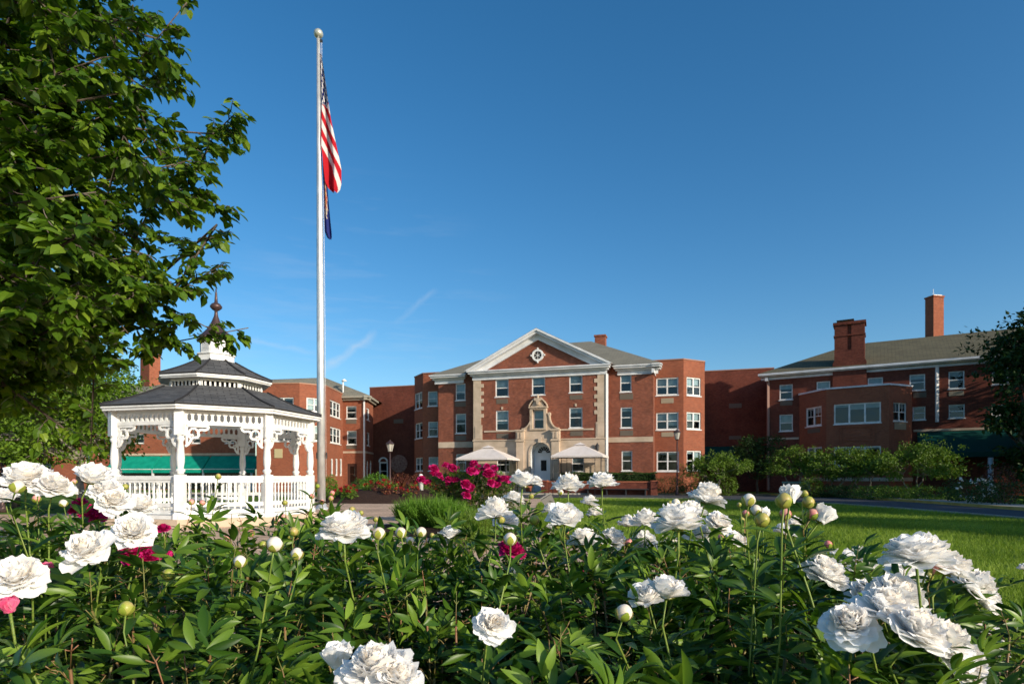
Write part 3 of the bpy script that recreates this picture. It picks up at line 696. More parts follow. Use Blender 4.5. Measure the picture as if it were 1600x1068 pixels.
for k in range(7):
    a_ = pi * (k + .12) / 7; b_ = pi * (k + .88) / 7
    pav.ext(fl, [(dc + .2 * cos(a_), fz + .2 * sin(a_)), (dc + .52 * cos(a_), fz + .52 * sin(a_)), (dc + .52 * cos(b_), fz + .52 * sin(b_)), (dc + .2 * cos(b_), fz + .2 * sin(b_))], dd, dd + .02)
fl.build('fanlight', M['dark'], door)
# ornate window frame above door
of = MB(); fx0, fx1 = wl0 - ow, wl1 + ow; O2 = O + .02
pav.beam(of, fx0, wl0 - .0, 0, O2, wz0 - .12, wz1 + .12); pav.beam(of, wl1, fx1, 0, O2, wz0 - .12, wz1 + .12); pav.beam(of, wl0, wl1, 0, O2, wz1, wz1 + .12); pav.beam(of, wl0, wl1, 0, O2, wz0 - .12, wz0)
pav.beam(of, fx0 - .08, fx1 + .08, 0, O2 + .1, wz1 + .123, wz1 + .22)
# crest: swan-neck
cz = wz1 + .22
for sx in (-1, 1):
    pts = []
    for k in range(9):
        t = k / 8; pts.append((wc + sx * ((fx1 - fx0) / 2 + .05 - t * .52), cz + .02 + .62 * t ** .8))
    for k in range(8):
        (x0_, z0_), (x1_, z1_) = pts[k], pts[k + 1]; q_ = [(x0_, z0_), (x0_, z0_ + .12), (x1_, z1_ + .12), (x1_, z1_)]
        pav.ext(of, q_ if sx > 0 else q_[::-1], .05, O2 + .06)
    pav.ext(of, disc_poly(wc + sx * .18, cz + .56, .12, .12, 10), .05, O2 + .12)
pav.ext(of, [(fx0 + .08, cz), (fx1 - .08, cz), (wc + .3, cz + .45), (wc - .3, cz + .45)], .0, O2 - .04)
pav.ext(of, [(wc - .09, cz + .15), (wc + .09, cz + .15), (wc + .13, cz + .5), (wc + .05, cz + .72), (wc, cz + .95), (wc - .05, cz + .72), (wc - .13, cz + .5)], .1, O2 + .14)
# volutes of the shoulders
for side, pts in ((-1, left), (1, right)):
    for k in range(8):
        (x0_, z0_), (x1_, z1_) = pts[k], pts[k + 1]; d_ = np.array([x1_ - x0_, z1_ - z0_]); d_ /= np.linalg.norm(d_); nn = np.array([-d_[1], d_[0]]) * side * -1 * .09
        q_ = [(x0_, z0_), (x1_, z1_), (x1_ + nn[0], z1_ + nn[1]), (x0_ + nn[0], z0_ + nn[1])]
        pav.ext(of, q_, 0, O + .02)
    pav.ext(of, disc_poly(pts[-1][0] + side * .03, pts[-1][1] + .12, .11, .16, 10), 0, O + .04)
of.build('window_surround', M['stone'], main)
# door step
ds = MB(); pav.beam(ds, dc - 1.5, dc + 1.5, O, 1.6, 0, .16); ds.build('door_step', M['kerb'], main)
# downpipe
dn = MB(); x_, y_, _ = pav.pt(pav.len + .12, .02, 0); dn.box(x_ - .09, x_ + .09, y_ - .07, y_ + .07, 0, zc0); dn.build('downpipe', M['downpipe'], main)
# wall lamps at entrance right
wlmp = MB(); p_ = pav.pt(pav.sat(934)[0], .25, 3.6); wlmp.lathe([(.02, 3.3), (.12, 3.35), (.14, 3.7), (.16, 3.72), (.02, 3.95)], (p_[0], p_[1]), 8, False); wlmp.build('wall_lantern', M['metal_dark'], main)

# hip roof main
def roofquad(mb, a, b, c, d):
    P = [np.array(p, float) for p in (a, b, c, d)] if d is not None else [np.array(p, float) for p in (a, b, c)]
    ex = P[1] - P[0]; lx = np.linalg.norm(ex); ex /= lx; nn = np.cross(ex, P[2] - P[0]); nn /= np.linalg.norm(nn); ey = np.cross(nn, ex)
    uv = [((p - P[0]) @ ex, (p - P[0]) @ ey) for p in P]; mb.add(P, [tuple(range(len(P)))], [uv])
rf = MB(); ov = .6; ze = zc1 + .02
base = Wall(recL.p0, recR.p1, 0, 1); DEP = 15.0
e0 = base.pt(-ov, ov, ze); e1 = base.pt(base.len + ov, ov, ze); e2 = base.pt(base.len + ov, -DEP - ov, ze); e3 = base.pt(-ov, -DEP - ov, ze)
zr = 13.75; rin = 6.7
r0 = base.pt(-ov + rin, -DEP / 2, zr); r1 = base.pt(base.len + ov - rin, -DEP / 2, zr)
roofquad(rf, e0, e1, r1, r0); roofquad(rf, e1, e2, r1, None); roofquad(rf, e2, e3, r0, r1); roofquad(rf, e3, e0, r0, None)
# gable roof of pediment running back
bk = -6.5
gl_, gr_, ga_ = pav.pt(s0, .62, zc1 + .03), pav.pt(s1, .62, zc1 + .03), pav.pt(ap, .62, za + .02)
gl2, gr2, ga2 = pav.pt(s0, bk, zc1 + .03), pav.pt(s1, bk, zc1 + .03), pav.pt(ap, bk, za + .02)
roofquad(rf, gl2, gl_, ga_, ga2); roofquad(rf, gr_, gr2, ga2, ga_)
rf = rf.build('roof', M['roof'], main)
def stack(mb, cx, cy, ang, lx, ly, z0, z1, cap=True):
    n = len(mb.v); mb.rbox(cx, cy, ang, lx, ly, z0, z1)
    if cap: mb.rbox(cx, cy, ang, lx + .14, ly + .14, z1 + .001, z1 + .15)
def chim_uv(mb):
    # planar metre uvs
    mb.hasuv = True; nu = []
    for f in mb.f:
        P = [np.array(mb.v[i]) for i in f]; nn = np.cross(P[1] - P[0], P[2] - P[0]); 
        nn = nn / (np.linalg.norm(nn) + 1e-9)
        if abs(nn[2]) > .7: nu.append([(p[0], p[1]) for p in P])
        else:
            tx = np.array([-nn[1], nn[0], 0]); tx /= np.linalg.norm(tx) + 1e-9; nu.append([(float(p @ tx), p[2]) for p in P])
    mb.uv = nu
A17 = radians(TH)
ch = MB(); p_ = base.pt(base.sat(938, -8)[0], -8.2, 0); stack(ch, p_[0], p_[1], A17, .95, .95, 11.0, EYE + (HY - 527) / F * p_[1]); chim_uv(ch); ch.build('chimney', M['brick'], rf)
vp = MB(); p_ = base.pt(base.sat(797, -6)[0], -6, 0); vp.tube([(p_[0], p_[1], 12), (p_[0], p_[1], EYE + (HY - 537) / F * p_[1])], .12, 8); vp.build('vent_pipe', M['metal_dark'], rf)

# ------------------------------------------------------------------ left wing
lwg = thing('brick_wing', 'orange red brick wing with chamfered bays, hipped grey roof and green awning behind the gazebo', 'building', (*PT(468, 53.5), 0))
YL1 = 51.3 * SB
c468 = PT(468, YL1); c509 = PT(509, 52.7 * SB); c536 = PT(536, 58 * SB); 
tL = np.array([cos(radians(-4)), sin(radians(-4))])
L1 = Wall(np.array(c468) - tL * 3.9, c468, 0, EYE + 147 / F * YL1)
zbay = L1.z1
L2 = Wall(c468, c509, 0, zbay); L3 = Wall(c509, c536, 0, zbay)
zev = EYE + 121 / F * 58 * SB
c572 = PT(571.5, 57.6 * SB)
L4 = Wall(c536, c572, 0, zev); c584 = PT(583, 61.2 * SB); L5 = Wall(c572, c584, 0, zev)
L0 = Wall(np.array(L1.p0) + np.array([.03, 4.4]), L1.p0, 0, zbay)   # hidden return facing left
kA = 58.4 * SB
LA = Wall(plane_pt(-4, kA, -40), np.array(plane_pt(-4, kA, 399)), 0, zev)
window(lwg, L1, L1.rect(426.5, 458.7, 620.5, 647), cols=2, blind=.3, fw=.09)
window(lwg, L1, L1.rect(427, 458.7, 664, 689), cols=2, blind=.3, fw=.09)
window(lwg, L2, L2.rect(479, 503.5, 621.5, 643), cols=2, blind=.6, fw=.09); window(lwg, L2, L2.rect(479.5, 503.5, 664.5, 688.5), cols=2, blind=.5, fw=.09)
window(lwg, L3, L3.rect(515.8, 532, 627, 651.5), cols=3, blind=.5, fw=.12); window(lwg, L3, L3.rect(516, 532.4, 668, 692.5), cols=3, blind=.5, fw=.12)
for x0_, x1_ in ((517.2, 520.9), (524.4, 528), (531.2, 534.8)): window(lwg, L3, L3.rect(x0_, x1_, 716, 743), rows=1, blind=.9, fw=.14, sill=False)
window(lwg, L4, L4.rect(541, 556.8, 634, 653.6), blind=.55); window(lwg, L4, L4.rect(542, 557.2, 672.6, 694), blind=.55)
dw = window(lwg, L4, L4.rect(542.5, 557.5, 724, 757), blind=0, name='door', frame=M['door_brown'], fw=.25, sill=False)
for r in ((541, 557, 655, 661.5), (541.5, 557.2, 695.5, 701)): grille(lwg, L4, L4.rect(*r), M['grille'])
for r in ((573, 577.3, 637.5, 656), (573.2, 577.5, 675, 696), (572.8, 575.5, 719, 745), (578, 580.6, 719, 743)): window(lwg, L5, L5.rect(*r), rows=2, blind=.6, fw=.12)
for x0_, x1_ in ((212, 225), (300, 313), (352, 365.5), (120, 133)):
    window(lwg, LA, LA.rect(x0_, x1_, 677.5, 692), blind=.3)
    window(lwg, LA, LA.rect(x0_, x1_, 636, 654), blind=.5)
for x0_, x1_ in ((64, 80), (20, 36)): window(lwg, LA, LA.rect(x0_, x1_, 722, 744), blind=.5)
window(lwg, LA, LA.rect(133, 141, 708, 744), blind=.5, rows=1)
wb = MB()
for wl in (L0, L1, L2, L3, L4, L5): wl.mesh(wb)
wb.build('wall', M['brick2'], lwg)
wb = MB(); LA.mesh(wb); wb.build('wall', M['brick2'], lwg)
sb = MB(); L4.beam(sb, 0, L4.len, 0, .04, L4.z(555, 707.5), L4.z(555, 704.5)); L5.beam(sb, 0, L5.len, 0, .04, L4.z(555, 707.5), L4.z(555, 704.5))
LA.beam(sb, LA.sat(150)[0], LA.len - .02, 0, .06, LA.z(260, 711), LA.z(260, 708)); sb.build('stone_band', M['stone'], lwg)
cp = MB()
for wl in (L1, L2, L3): wl.beam(cp, -.02, wl.len + .02, -.3, .05, zbay, zbay + .09)
cp.build('coping', mat('coping_tan', (.42, .22, .14), .6), lwg)
tb = MB(); L1.beam(tb, L1.sat(429)[0], L1.sat(441.5)[0], .0, .05, L1.z(435, 715), L1.z(435, 701)); tb.build('notice_panel', mat('tan_panel', (.48, .40, .22), .8), lwg)
ea = MB()
for wl, a, b in ((L4, .0, L4.len + .5), (L5, -.5, L5.len + .4), (LA, 0, LA.len)):
    wl.beam(ea, a, b, -.1, .25, zev - .05, zev + .16); wl.beam(ea, a - (.0 if wl is L4 else .08), b + .08, -.1, .5, zev + .163, zev + .36)
ea.build('cornice', mat('cornice_grey', (.34, .32, .26), .6), lwg)
rf = MB(); ze = zev + .37
# long hipped roof over wing
xa = -62; xb = c572[0] + .5; y0_ = c572[1] - .5; 
yl = LA.p0[1] - .5
# end pavilion + wing roof: eave front line, ridge set back
A0 = (xa, LA.p0[1] - .5, ze); A1 = (c536[0], c536[1] - .5, ze); A2 = (xb, y0_, ze); A3 = (c584[0] + .5, c584[1] + 5, ze); A4 = (xa, yl + 12, ze)
R1 = np.array(PT(507, 63)); zr1 = EYE + (HY - 589.5) / F * 63
R1 = (R1[0], R1[1], zr1); R0 = (xa + 5, yl + 6, zr1)
roofquad(rf, A0, A1, R1, R0); roofquad(rf, A1, A2, R1, None); roofquad(rf, A2, A3, R1, None); roofquad(rf, A3, A4, R0, R1)
rf.v and None
rfo = rf.build('roof', M['roof'], lwg)
bayroof = MB(); bayroof.add([L1.pt(0, -.02, zbay - .15), L1.pt(L1.len, -.02, zbay - .15), L2.pt(L2.len, -.02, zbay - .15), L3.pt(L3.len, -.02, zbay - .15), (L1.p0[0], L3.p1[1] + .2, zbay - .15)], [(0, 1, 2, 3, 4)]); bayroof.build('flat_roof', M['asphalt'], lwg)
ch = MB(); Yc = 66; cx_, cy_ = PT(235, Yc); stack(ch, cx_, cy_, radians(-30), 1.75, 1.2, 8, EYE + (HY - 556) / F * Yc); chim_uv(ch); ch.build('chimney', M['brick2'], rfo)
vp = MB(); cx_, cy_ = PT(536, 60.5); vp.tube([(cx_, cy_, 9), (cx_, cy_, EYE + (HY - 595) / F * cy_)], .07, 6); vp.lathe([(.02, EYE + (HY - 596) / F * cy_), (.3, EYE + (HY - 595) / F * cy_), (.1, EYE + (HY - 592) / F * cy_)], (cx_ + .1, cy_), 8); vp.build('roof_vent', M['downpipe'], rfo)
dn = MB(); q_ = L4.pt(L4.len - .12, .1, 0); dn.box(q_[0] - .07, q_[0] + .07, q_[1] - .06, q_[1] + .06, 0, zev); dn.build('downpipe', M['downpipe'], lwg)
# green awning in bays
zt0 = LA.z(260, 712); ofr = 1.5; zf1 = LA.z(260, 732.5, ofr); zf0 = LA.z(260, 738.3, ofr)
bounds = [(165, 236.5), (238.5, 315.5), (317.5, 398)]
for x0_, x1_ in bounds:
    a, b = LA.sat(x0_, ofr)[0], LA.sat(x1_, ofr)[0]
    g = MB(); q4 = [LA.pt(a, .02, zt0), LA.pt(b, .02, zt0), LA.pt(b, ofr, zf1), LA.pt(a, ofr, zf1)]
    g.add(q4, [(0, 3, 2, 1)]); nseg = 26
    vs = []; fs = []
    for k in range(nseg):
        s0_ = a + (b - a) * k / nseg; s1_ = a + (b - a) * (k + 1) / nseg; n0 = len(vs)
        vs += [LA.pt(s0_, ofr, zf1), LA.pt(s1_, ofr, zf1), LA.pt(s1_, ofr, zf0 + .04), LA.pt((s0_ + s1_) / 2, ofr, zf0 - .03), LA.pt(s0_, ofr, zf0 + .04)]; fs.append((n0, n0 + 4, n0 + 3, n0 + 2, n0 + 1))
    g.add(vs, fs)
    for s_ in (a, b): g.add([LA.pt(s_, .02, zt0), LA.pt(s_, ofr, zf1), LA.pt(s_, .02, zf1)], [(0, 1, 2)])
    aw = g.build('awning', M['awning'], lwg)
    t_ = MB(); LA.beam(t_, a, b, ofr + .002, ofr + .02, zf1 - .03, zf1 + .03); t_.build('trim_line', M['white'], aw)
cl = MB()
for px in (166, 237.5, 316.5, 392): 
    q_ = LA.pt(LA.sat(px, ofr)[0], ofr - .15, 0); cl.box(q_[0] - .09, q_[0] + .09, q_[1] - .09, q_[1] + .09, 0, zf1)
cl.build('column', M['trim'], lwg)
dk = MB(); LA.beam(dk, LA.sat(166)[0], LA.len - .1, .01, .05, .1, zt0 - 1.0); dk.build('shopfront_glazing', mat('dark_glazing', (.02, .022, .025), .15, .6), lwg)

# ------------------------------------------------------------------ right wing
rw = thing('brick_wing', 'dark shaded red brick wing with tall chimneys and a flat roofed bay beside the road', 'building', (*plane_pt(-31, 52.6 * SB, 1249), 0))
KW = 52.6 * SB; zew = EYE + 158 / F * 48.5 * SB
RW = Wall(plane_pt(-31, KW, 1199), plane_pt(-31, KW, 1760), 0, zew)
nW = RW.n
RWe = Wall(RW.p0 - nW * 10, RW.p0, 0, zew)
b0 = plane_pt(-31, KW, 1249); b1 = PT(1291, 44.8 * SB); b2 = PT(1389, 42.5 * SB); b3 = PT(1425, 43.4 * SB)
zby = EYE + 137.5 / F * 44.8 * SB
B1 = Wall(b0, b1, 0, zby); B2 = Wall(b1, b2, 0, zby); B3 = Wall(b2, b3, 0, zby)
B4 = Wall(b3, np.array(b3) - nW * 1.2, 0, zby)
for r, bl in (((1218, 1238.5, 600.4, 624), .3), ((1218, 1238.7, 647.2, 673), .3), ((1276, 1297, 595.5, 618), .5), ((1356, 1379.5, 589.5, 609), .5), ((1421.3, 1445.5, 584.5, 609.5), .3), ((1482, 1507, 579.5, 606.6), .3), ((1426, 1446, 635, 655.5), .1), ((1482.3, 1507.4, 631.5, 652.5), .15), ((1549, 1575, 631.5, 649), .15), ((1550, 1576, 573, 600), .3)):
    window(rw, RW, RW.rect(*r), blind=bl)
for r, m_ in (((1219, 1238, 626, 633), 'grille'), ((1427, 1447.5, 612.5, 621), 'grille'), ((1482.5, 1506, 610.8, 618), 'grille_tan')): grille(rw, RW, RW.rect(*r), M[m_])
window(rw, B1, B1.rect(1259, 1283.5, 635.5, 665.5), cols=2, blind=.25, muntin=True, fw=.12)
window(rw, B1, B1.rect(1261, 1284, 698, 727), cols=2, blind=.2, fw=.12)
window(rw, B2, B2.rect(1303, 1376.5, 629.4, 661), cols=3, rows=1, blind=.3, fw=.09)
window(rw, B2, B2.rect(1303, 1376.5, 697, 727), cols=3, rows=1, blind=.2, fw=.09)
window(rw, B3, B3.rect(1396, 1416.6, 628.8, 657.6), cols=2, blind=.3, muntin=True)
grille(rw, B3, B3.rect(1397.5, 1415.5, 660, 670.8), M['grille_tan']); grille(rw, B1, B1.rect(1262, 1281, 669, 676), M['grille'])
wb = MB()
for wl in (RW, RWe): wl.mesh(wb)
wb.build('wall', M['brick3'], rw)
wb = MB()
for wl in (B1, B2, B3, B4): wl.mesh(wb)
wb.build('bay_wall', M['brick2'], rw)
pn = MB(); a, b, c, d = B2.rect(1312.5, 1366.4, 665, 688.4)
B2.beam(pn, a, b, 0, .05, d - .1, d); B2.beam(pn, a, b, 0, .05, c, c + .1); B2.beam(pn, a, a + .1, 0, .05, c + .1, d - .1); B2.beam(pn, b - .1, b, 0, .05, c + .1, d - .1); B2.beam(pn, a + .25, b - .25, 0, .03, c + .25, d - .25); chim_uv(pn); pn.build('brick_panel', M['brick2'], rw)
cp = MB()
for wl in (B1, B2, B3, B4): wl.beam(cp, -.03, wl.len + .03, -.3, .08, zby, zby + .12)
cp.build('coping', M['trim'], rw)
fr = MB(); fr.add([B1.pt(0, -.02, zby - .15), B1.pt(B1.len, -.02, zby - .15), B2.pt(B2.len, -.02, zby - .15), B3.pt(B3.len, -.02, zby - .15), (*(np.array(b3) - nW * 1.2), zby - .15)], [(0, 1, 2, 3, 4)]); fr.build('flat_roof', M['asphalt'], rw)
ea = MB(); RW.beam(ea, -.5, RW.len, -.1, .08, zew - .22, zew - .03); RW.beam(ea, -.6, RW.len, -.1, .42, zew + .02, zew + .1); RW.beam(ea, -.65, RW.len, -.1, .6, zew + .103, zew + .26)
RWe.beam(ea, 0, RWe.len + .5, -.1, .12, zew - .352, zew - .102); RWe.beam(ea, 0, RWe.len + .45, -.1, .6, zew + .1, zew + .255); ea.build('cornice', M['trim'], rw)
sb = MB(); RW.beam(sb, 0, RW.sat(1249)[0] - .05, 0, .05, RW.z(1224, 686.5), RW.z(1224, 683.5)); RW.beam(sb, RW.sat(1426)[0] + .05, RW.len, 0, .05, RW.z(1500, 672), RW.z(1500, 668.5))
for wl in (B1, B2, B3): wl.beam(sb, 0, wl.len, .0, .06, B2.z(1340, 751), B2.z(1340, 745.5))
sb.build('stone_band', M['stone'], rw)
rf = MB(); zef = zew + .27; DW = 11.5
e0 = RW.pt(-.6, .6, zef); e1 = RW.pt(RW.len, .6, zef); e2 = RW.pt(RW.len, -DW - .6, zef); e3 = RW.pt(-.6, -DW - .6, zef)
zrw = 12.85; rr0 = RW.pt(DW / 2 + .2, -DW / 2, zrw); rr1 = RW.pt(RW.len, -DW / 2, zrw)
roofquad(rf, e0, e1, rr1, rr0); roofquad(rf, e3, e0, rr0, None); roofquad(rf, e2, e3, rr0, rr1)
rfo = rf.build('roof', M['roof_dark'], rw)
A31 = radians(-31)
# stepped chimney at the front wall
so_ = .35
ch = MB(); sL, Yl = RW.sat(1301, so_); sR, _ = RW.sat(1354, so_); zsh = RW.z(1328, 566, so_); ztp = RW.z(1328, 506, so_)
def cb(a, b, o0, o1, c, d): RW.beam(ch, a, b, o0, o1, c, d)
cb(sL, sR, -1.1, so_, 6.2, zsh); 
RW.ext(ch, [(sL, zsh + .001), (sR, zsh + .001), (sR - .12, zsh + .25), (sL + .12, zsh + .25)], -1.1, so_ - .01)
sm_ = (sL + sR) / 2
cb(sL + .12, sm_ - .14, -1.05, so_ - .02, zsh + .251, ztp); cb(sm_ + .14, sR - .12, -1.05, so_ - .02, zsh + .251, ztp); cb(sm_ - .14, sm_ + .14, -1.0, so_ - .16, zsh + .251, ztp)
cb(sm_ - .138, sm_ + .138, so_ - .159, so_ - .021, zsh + .251, zsh + 1.0)
cb(sL + .06, sR - .06, -1.1, so_ + .03, ztp - .9, ztp - .8)
cb(sL + .02, sR - .02, -1.15, so_ + .06, ztp + .001, ztp + .12); cb(sL + .03, sR - .03, -1.13, so_ + .05, ztp + .121, ztp + .22)
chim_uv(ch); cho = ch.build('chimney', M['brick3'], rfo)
cc = MB(); cb2 = lambda *k: RW.beam(cc, *k); cb2(sL + .25, sm_ + .3, -.7, -.1, ztp + .45, ztp + .5); cb2(sL + .35, sL + .4, -.6, -.2, ztp + .3, ztp + .45); cb2(sm_ + .1, sm_ + .15, -.6, -.2, ztp + .3, ztp + .45); cc.build('chimney_cap', M['metal_dark'], cho)
ch = MB(); YT = 50.5; cx_, cy_ = PT(1460, YT); ztp2 = EYE + (HY - 466) / F * YT; stack(ch, cx_, cy_, radians(12), 1.02, .8, 11, ztp2, False); ch.rbox(cx_, cy_, radians(12), 1.12, .9, ztp2 + .001, ztp2 + .12); chim_uv(ch); cho = ch.build('chimney', M['brick2'], rfo)
cc = MB(); cc.rbox(cx_ + .05, cy_, radians(12), .8, .6, ztp2 + .125, ztp2 + .22)
cc.tube([(cx_ - .1, cy_, ztp2), (cx_ - .1, cy_, ztp2 + .75)], .02, 4); cc.build('chimney_cap', M['white'], cho)
for px, zt, zb_ in ((1200.5, zew - .35, .2), (1464, zew - .1, RW.z(1464, 659))):
    dn = MB(); q_ = RW.pt(RW.sat(px)[0], .12, 0); dn.box(q_[0] - .09, q_[0] + .09, q_[1] - .07, q_[1] + .07, zb_, zt)
    dn.build('downpipe', M['downpipe'] if px > 1300 else mat('brown_downpipe', (.30, .17, .13), .6), rw)
g = MB(); sa, sb_ = RW.sat(1433)[0], RW.len; za_ = RW.z(1500, 673); zb_ = RW.z(1500, 706, 2.2)
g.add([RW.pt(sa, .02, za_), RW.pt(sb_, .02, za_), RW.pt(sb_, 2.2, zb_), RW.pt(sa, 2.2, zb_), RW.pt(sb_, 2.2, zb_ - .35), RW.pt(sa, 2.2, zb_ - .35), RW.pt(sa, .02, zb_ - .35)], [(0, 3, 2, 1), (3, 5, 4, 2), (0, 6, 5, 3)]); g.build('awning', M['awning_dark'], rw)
cl = MB()
for px in (1548, 1650): q_ = RW.pt(RW.sat(px, 2.0)[0], 2.0, 0); cl.lathe([(.22, 0), (.22, .2), (.17, .25), (.16, zb_ - .4)], (q_[0], q_[1]), 12)
cl.build('column', M['trim'], rw)

# ------------------------------------------------------------------ forecourt
def hedge_block(name, label, cat, pts_box, size, n, m, group=None, leaf=.05):
    pass
LEAF2 = (np.array([[0, 0, 0], [.45, .28, .07], [1, 0, -.05], [.45, -.28, .07], ]), np.array([[0, 3, 2, 1]]))
LEAFH = (np.array([[0, 0, 0], [.10, .36, .05], [.55, .34, .09], [1, 0, -.10], [.55, -.34, .09], [.10, -.36, .05], [.42, 0, -.02]]), np.array([[0, 6, 2, 1], [6, 3, 3, 2], [0, 5, 4, 6], [6, 4, 3, 3]]))
LEAFH = (np.array([[0, 0, 0], [-.04, .30, .05], [.38, .40, .08], [.75, .20, .03], [1, 0, -.10], [.75, -.20, .03], [.38, -.40, .08], [-.04, -.30, .05], [.4, 0, -.02]]), np.array([[0, 8, 2, 1], [8, 4, 3, 2], [0, 7, 6, 8], [8, 6, 5, 4]]))
def unit(n): v = NP.normal(size=(n, 3)); return v / np.linalg.norm(v, axis=1, keepdims=True)
def leaves(name, pos, outward, size, m, parent, T=LEAF2, droop=.3, tintmul=1.0, up=.5):
    n = len(pos); d = outward * .8 + unit(n) * .8; d[:, 2] -= droop; nrm = outward * .6 + unit(n) * .6; nrm[:, 2] += up
    fr_ = frames(d, nrm); sz = size * NP.uniform(.7, 1.3, n); tn = np.clip(NP.beta(2, 2.4, n) * tintmul, 0, 1)
    V, Q, Tn = stamp(T[0], T[1], pos, fr_, sz, tn); return npmesh(name, V, Q, m, parent, Tn, smooth=False)
def ellip_points(n, c, r, inner=.55, noise=.25, seed=0, cut=None):
    d = unit(n); c = np.array(c); r = np.array(r)
    ph = NP.uniform(0, 6, 6)
    bump = 1 + noise * (np.sin(d[:, 0] * 5 + ph[0]) * np.sin(d[:, 1] * 5 + ph[1]) + .6 * np.sin(d[:, 2] * 9 + ph[2] + d[:, 0] * 7))
    rad = NP.uniform(inner, 1, n) ** .6 * bump
    return c + d * r * rad[:, None], d
def shrub(name, label, cat, c, r, n, size, m, group=None, noise=.18, T=LEAF2, core=True, up=.5, parts=True):
    x, y = c; rz_ = r[2]; t = thing(name, label, cat, (x, y, 0), group)
    P_, D = ellip_points(n, (x, y, rz_ * .85), (r[0], r[1], rz_), .6, noise); P_[:, 2] = np.abs(P_[:, 2]) + .03
    leaves('foliage', P_, D, size, m, t, T=T, up=up)
    s = MB()
    for k in range(5):
        a = 2 * pi * k / 5 + .3; s.tube([(x + .08 * cos(a), y + .08 * sin(a), 0), (x + .4 * r[0] * cos(a), y + .4 * r[1] * sin(a), rz_ * 1.1)], [.03, .01], 5)
    s.build('stem', M['bark'], t); return t
def box_hedge(name, label, wl, a, b, o0, o1, z0, z1, n, size, m=None):
    q_ = wl.pt((a + b) / 2, (o0 + o1) / 2, 0); t = thing(name, label, 'hedge', (q_[0], q_[1], z0))
    S_ = NP.uniform(a, b, n); O_ = NP.uniform(o0, o1, n); Z_ = NP.uniform(z0, z1, n)
    f = NP.randint(0, 3, n); O_[f == 0] = o1 - NP.uniform(0, .08, (f == 0).sum()); Z_[f == 1] = z1 - NP.uniform(0, .08, (f == 1).sum())
    Z_ += .04 * np.sin(S_ * 3.1) * (Z_ > z1 - .1)
    P_ = np.stack([wl.p0[0] + wl.t[0] * S_ + wl.n[0] * O_, wl.p0[1] + wl.t[1] * S_ + wl.n[1] * O_, Z_], 1)
    D = np.zeros((n, 3)); D[:, 2] = .5; D[f == 0, 0] = wl.n[0]; D[f == 0, 1] = wl.n[1]
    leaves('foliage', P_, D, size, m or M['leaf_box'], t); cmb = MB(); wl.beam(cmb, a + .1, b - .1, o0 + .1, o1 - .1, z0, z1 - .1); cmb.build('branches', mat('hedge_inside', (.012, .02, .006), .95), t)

plW = Wall(plane_pt(TH, 44.6, 846), plane_pt(TH, 44.6, 1027), 0, 1)
pw = thing('planter_wall', 'low red brick planter wall with stone coping below the clipped hedge', 'wall', (*plW.pt(plW.len / 2, 0, 0)[:2], 0))
g = MB(); plW.beam(g, .4, plW.len - .4, -.25, 0, 0, .92)
for a in (0, plW.len - .45): plW.beam(g, a, a + .45, -.35, .12, 0, 1.0)
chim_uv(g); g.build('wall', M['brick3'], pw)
g = MB(); plW.beam(g, .45, plW.len - .45, -.3, .04, .921, 1.0)
for a in (-.03, plW.len - .48): plW.beam(g, a, a + .51, -.38, .15, 1.001, 1.06)
g.build('coping', M['terracotta'], pw)
g = MB(); plW.beam(g, 3.4, plW.len - .6, .02, .5, .40, .46)
for a in np.linspace(3.6, plW.len - .8, 4): plW.beam(g, a - .04, a + .04, .04, .45, 0, .398)
tag(g.build('low_bench', M['metal_dark']), 'long dark low bench standing against the brick planter wall', 'bench')
box_hedge('clipped_hedge', 'clipped box hedge growing above the low brick planter wall', plW, 1.3, plW.len - .1, -1.4, -.32, .5, 1.62, 9000, .09)
# left terrace kerb wall
lk = Wall(plane_pt(TH, 45.2, 612), plane_pt(TH, 45.2, 742), 0, 1); g = MB(); lk.beam(g, 0, lk.len, -.3, 0, 0, .75); chim_uv(g); tag(g.build('terrace_wall', M['terracotta']), 'low terracotta brick terrace wall behind the red cordylines', 'wall')

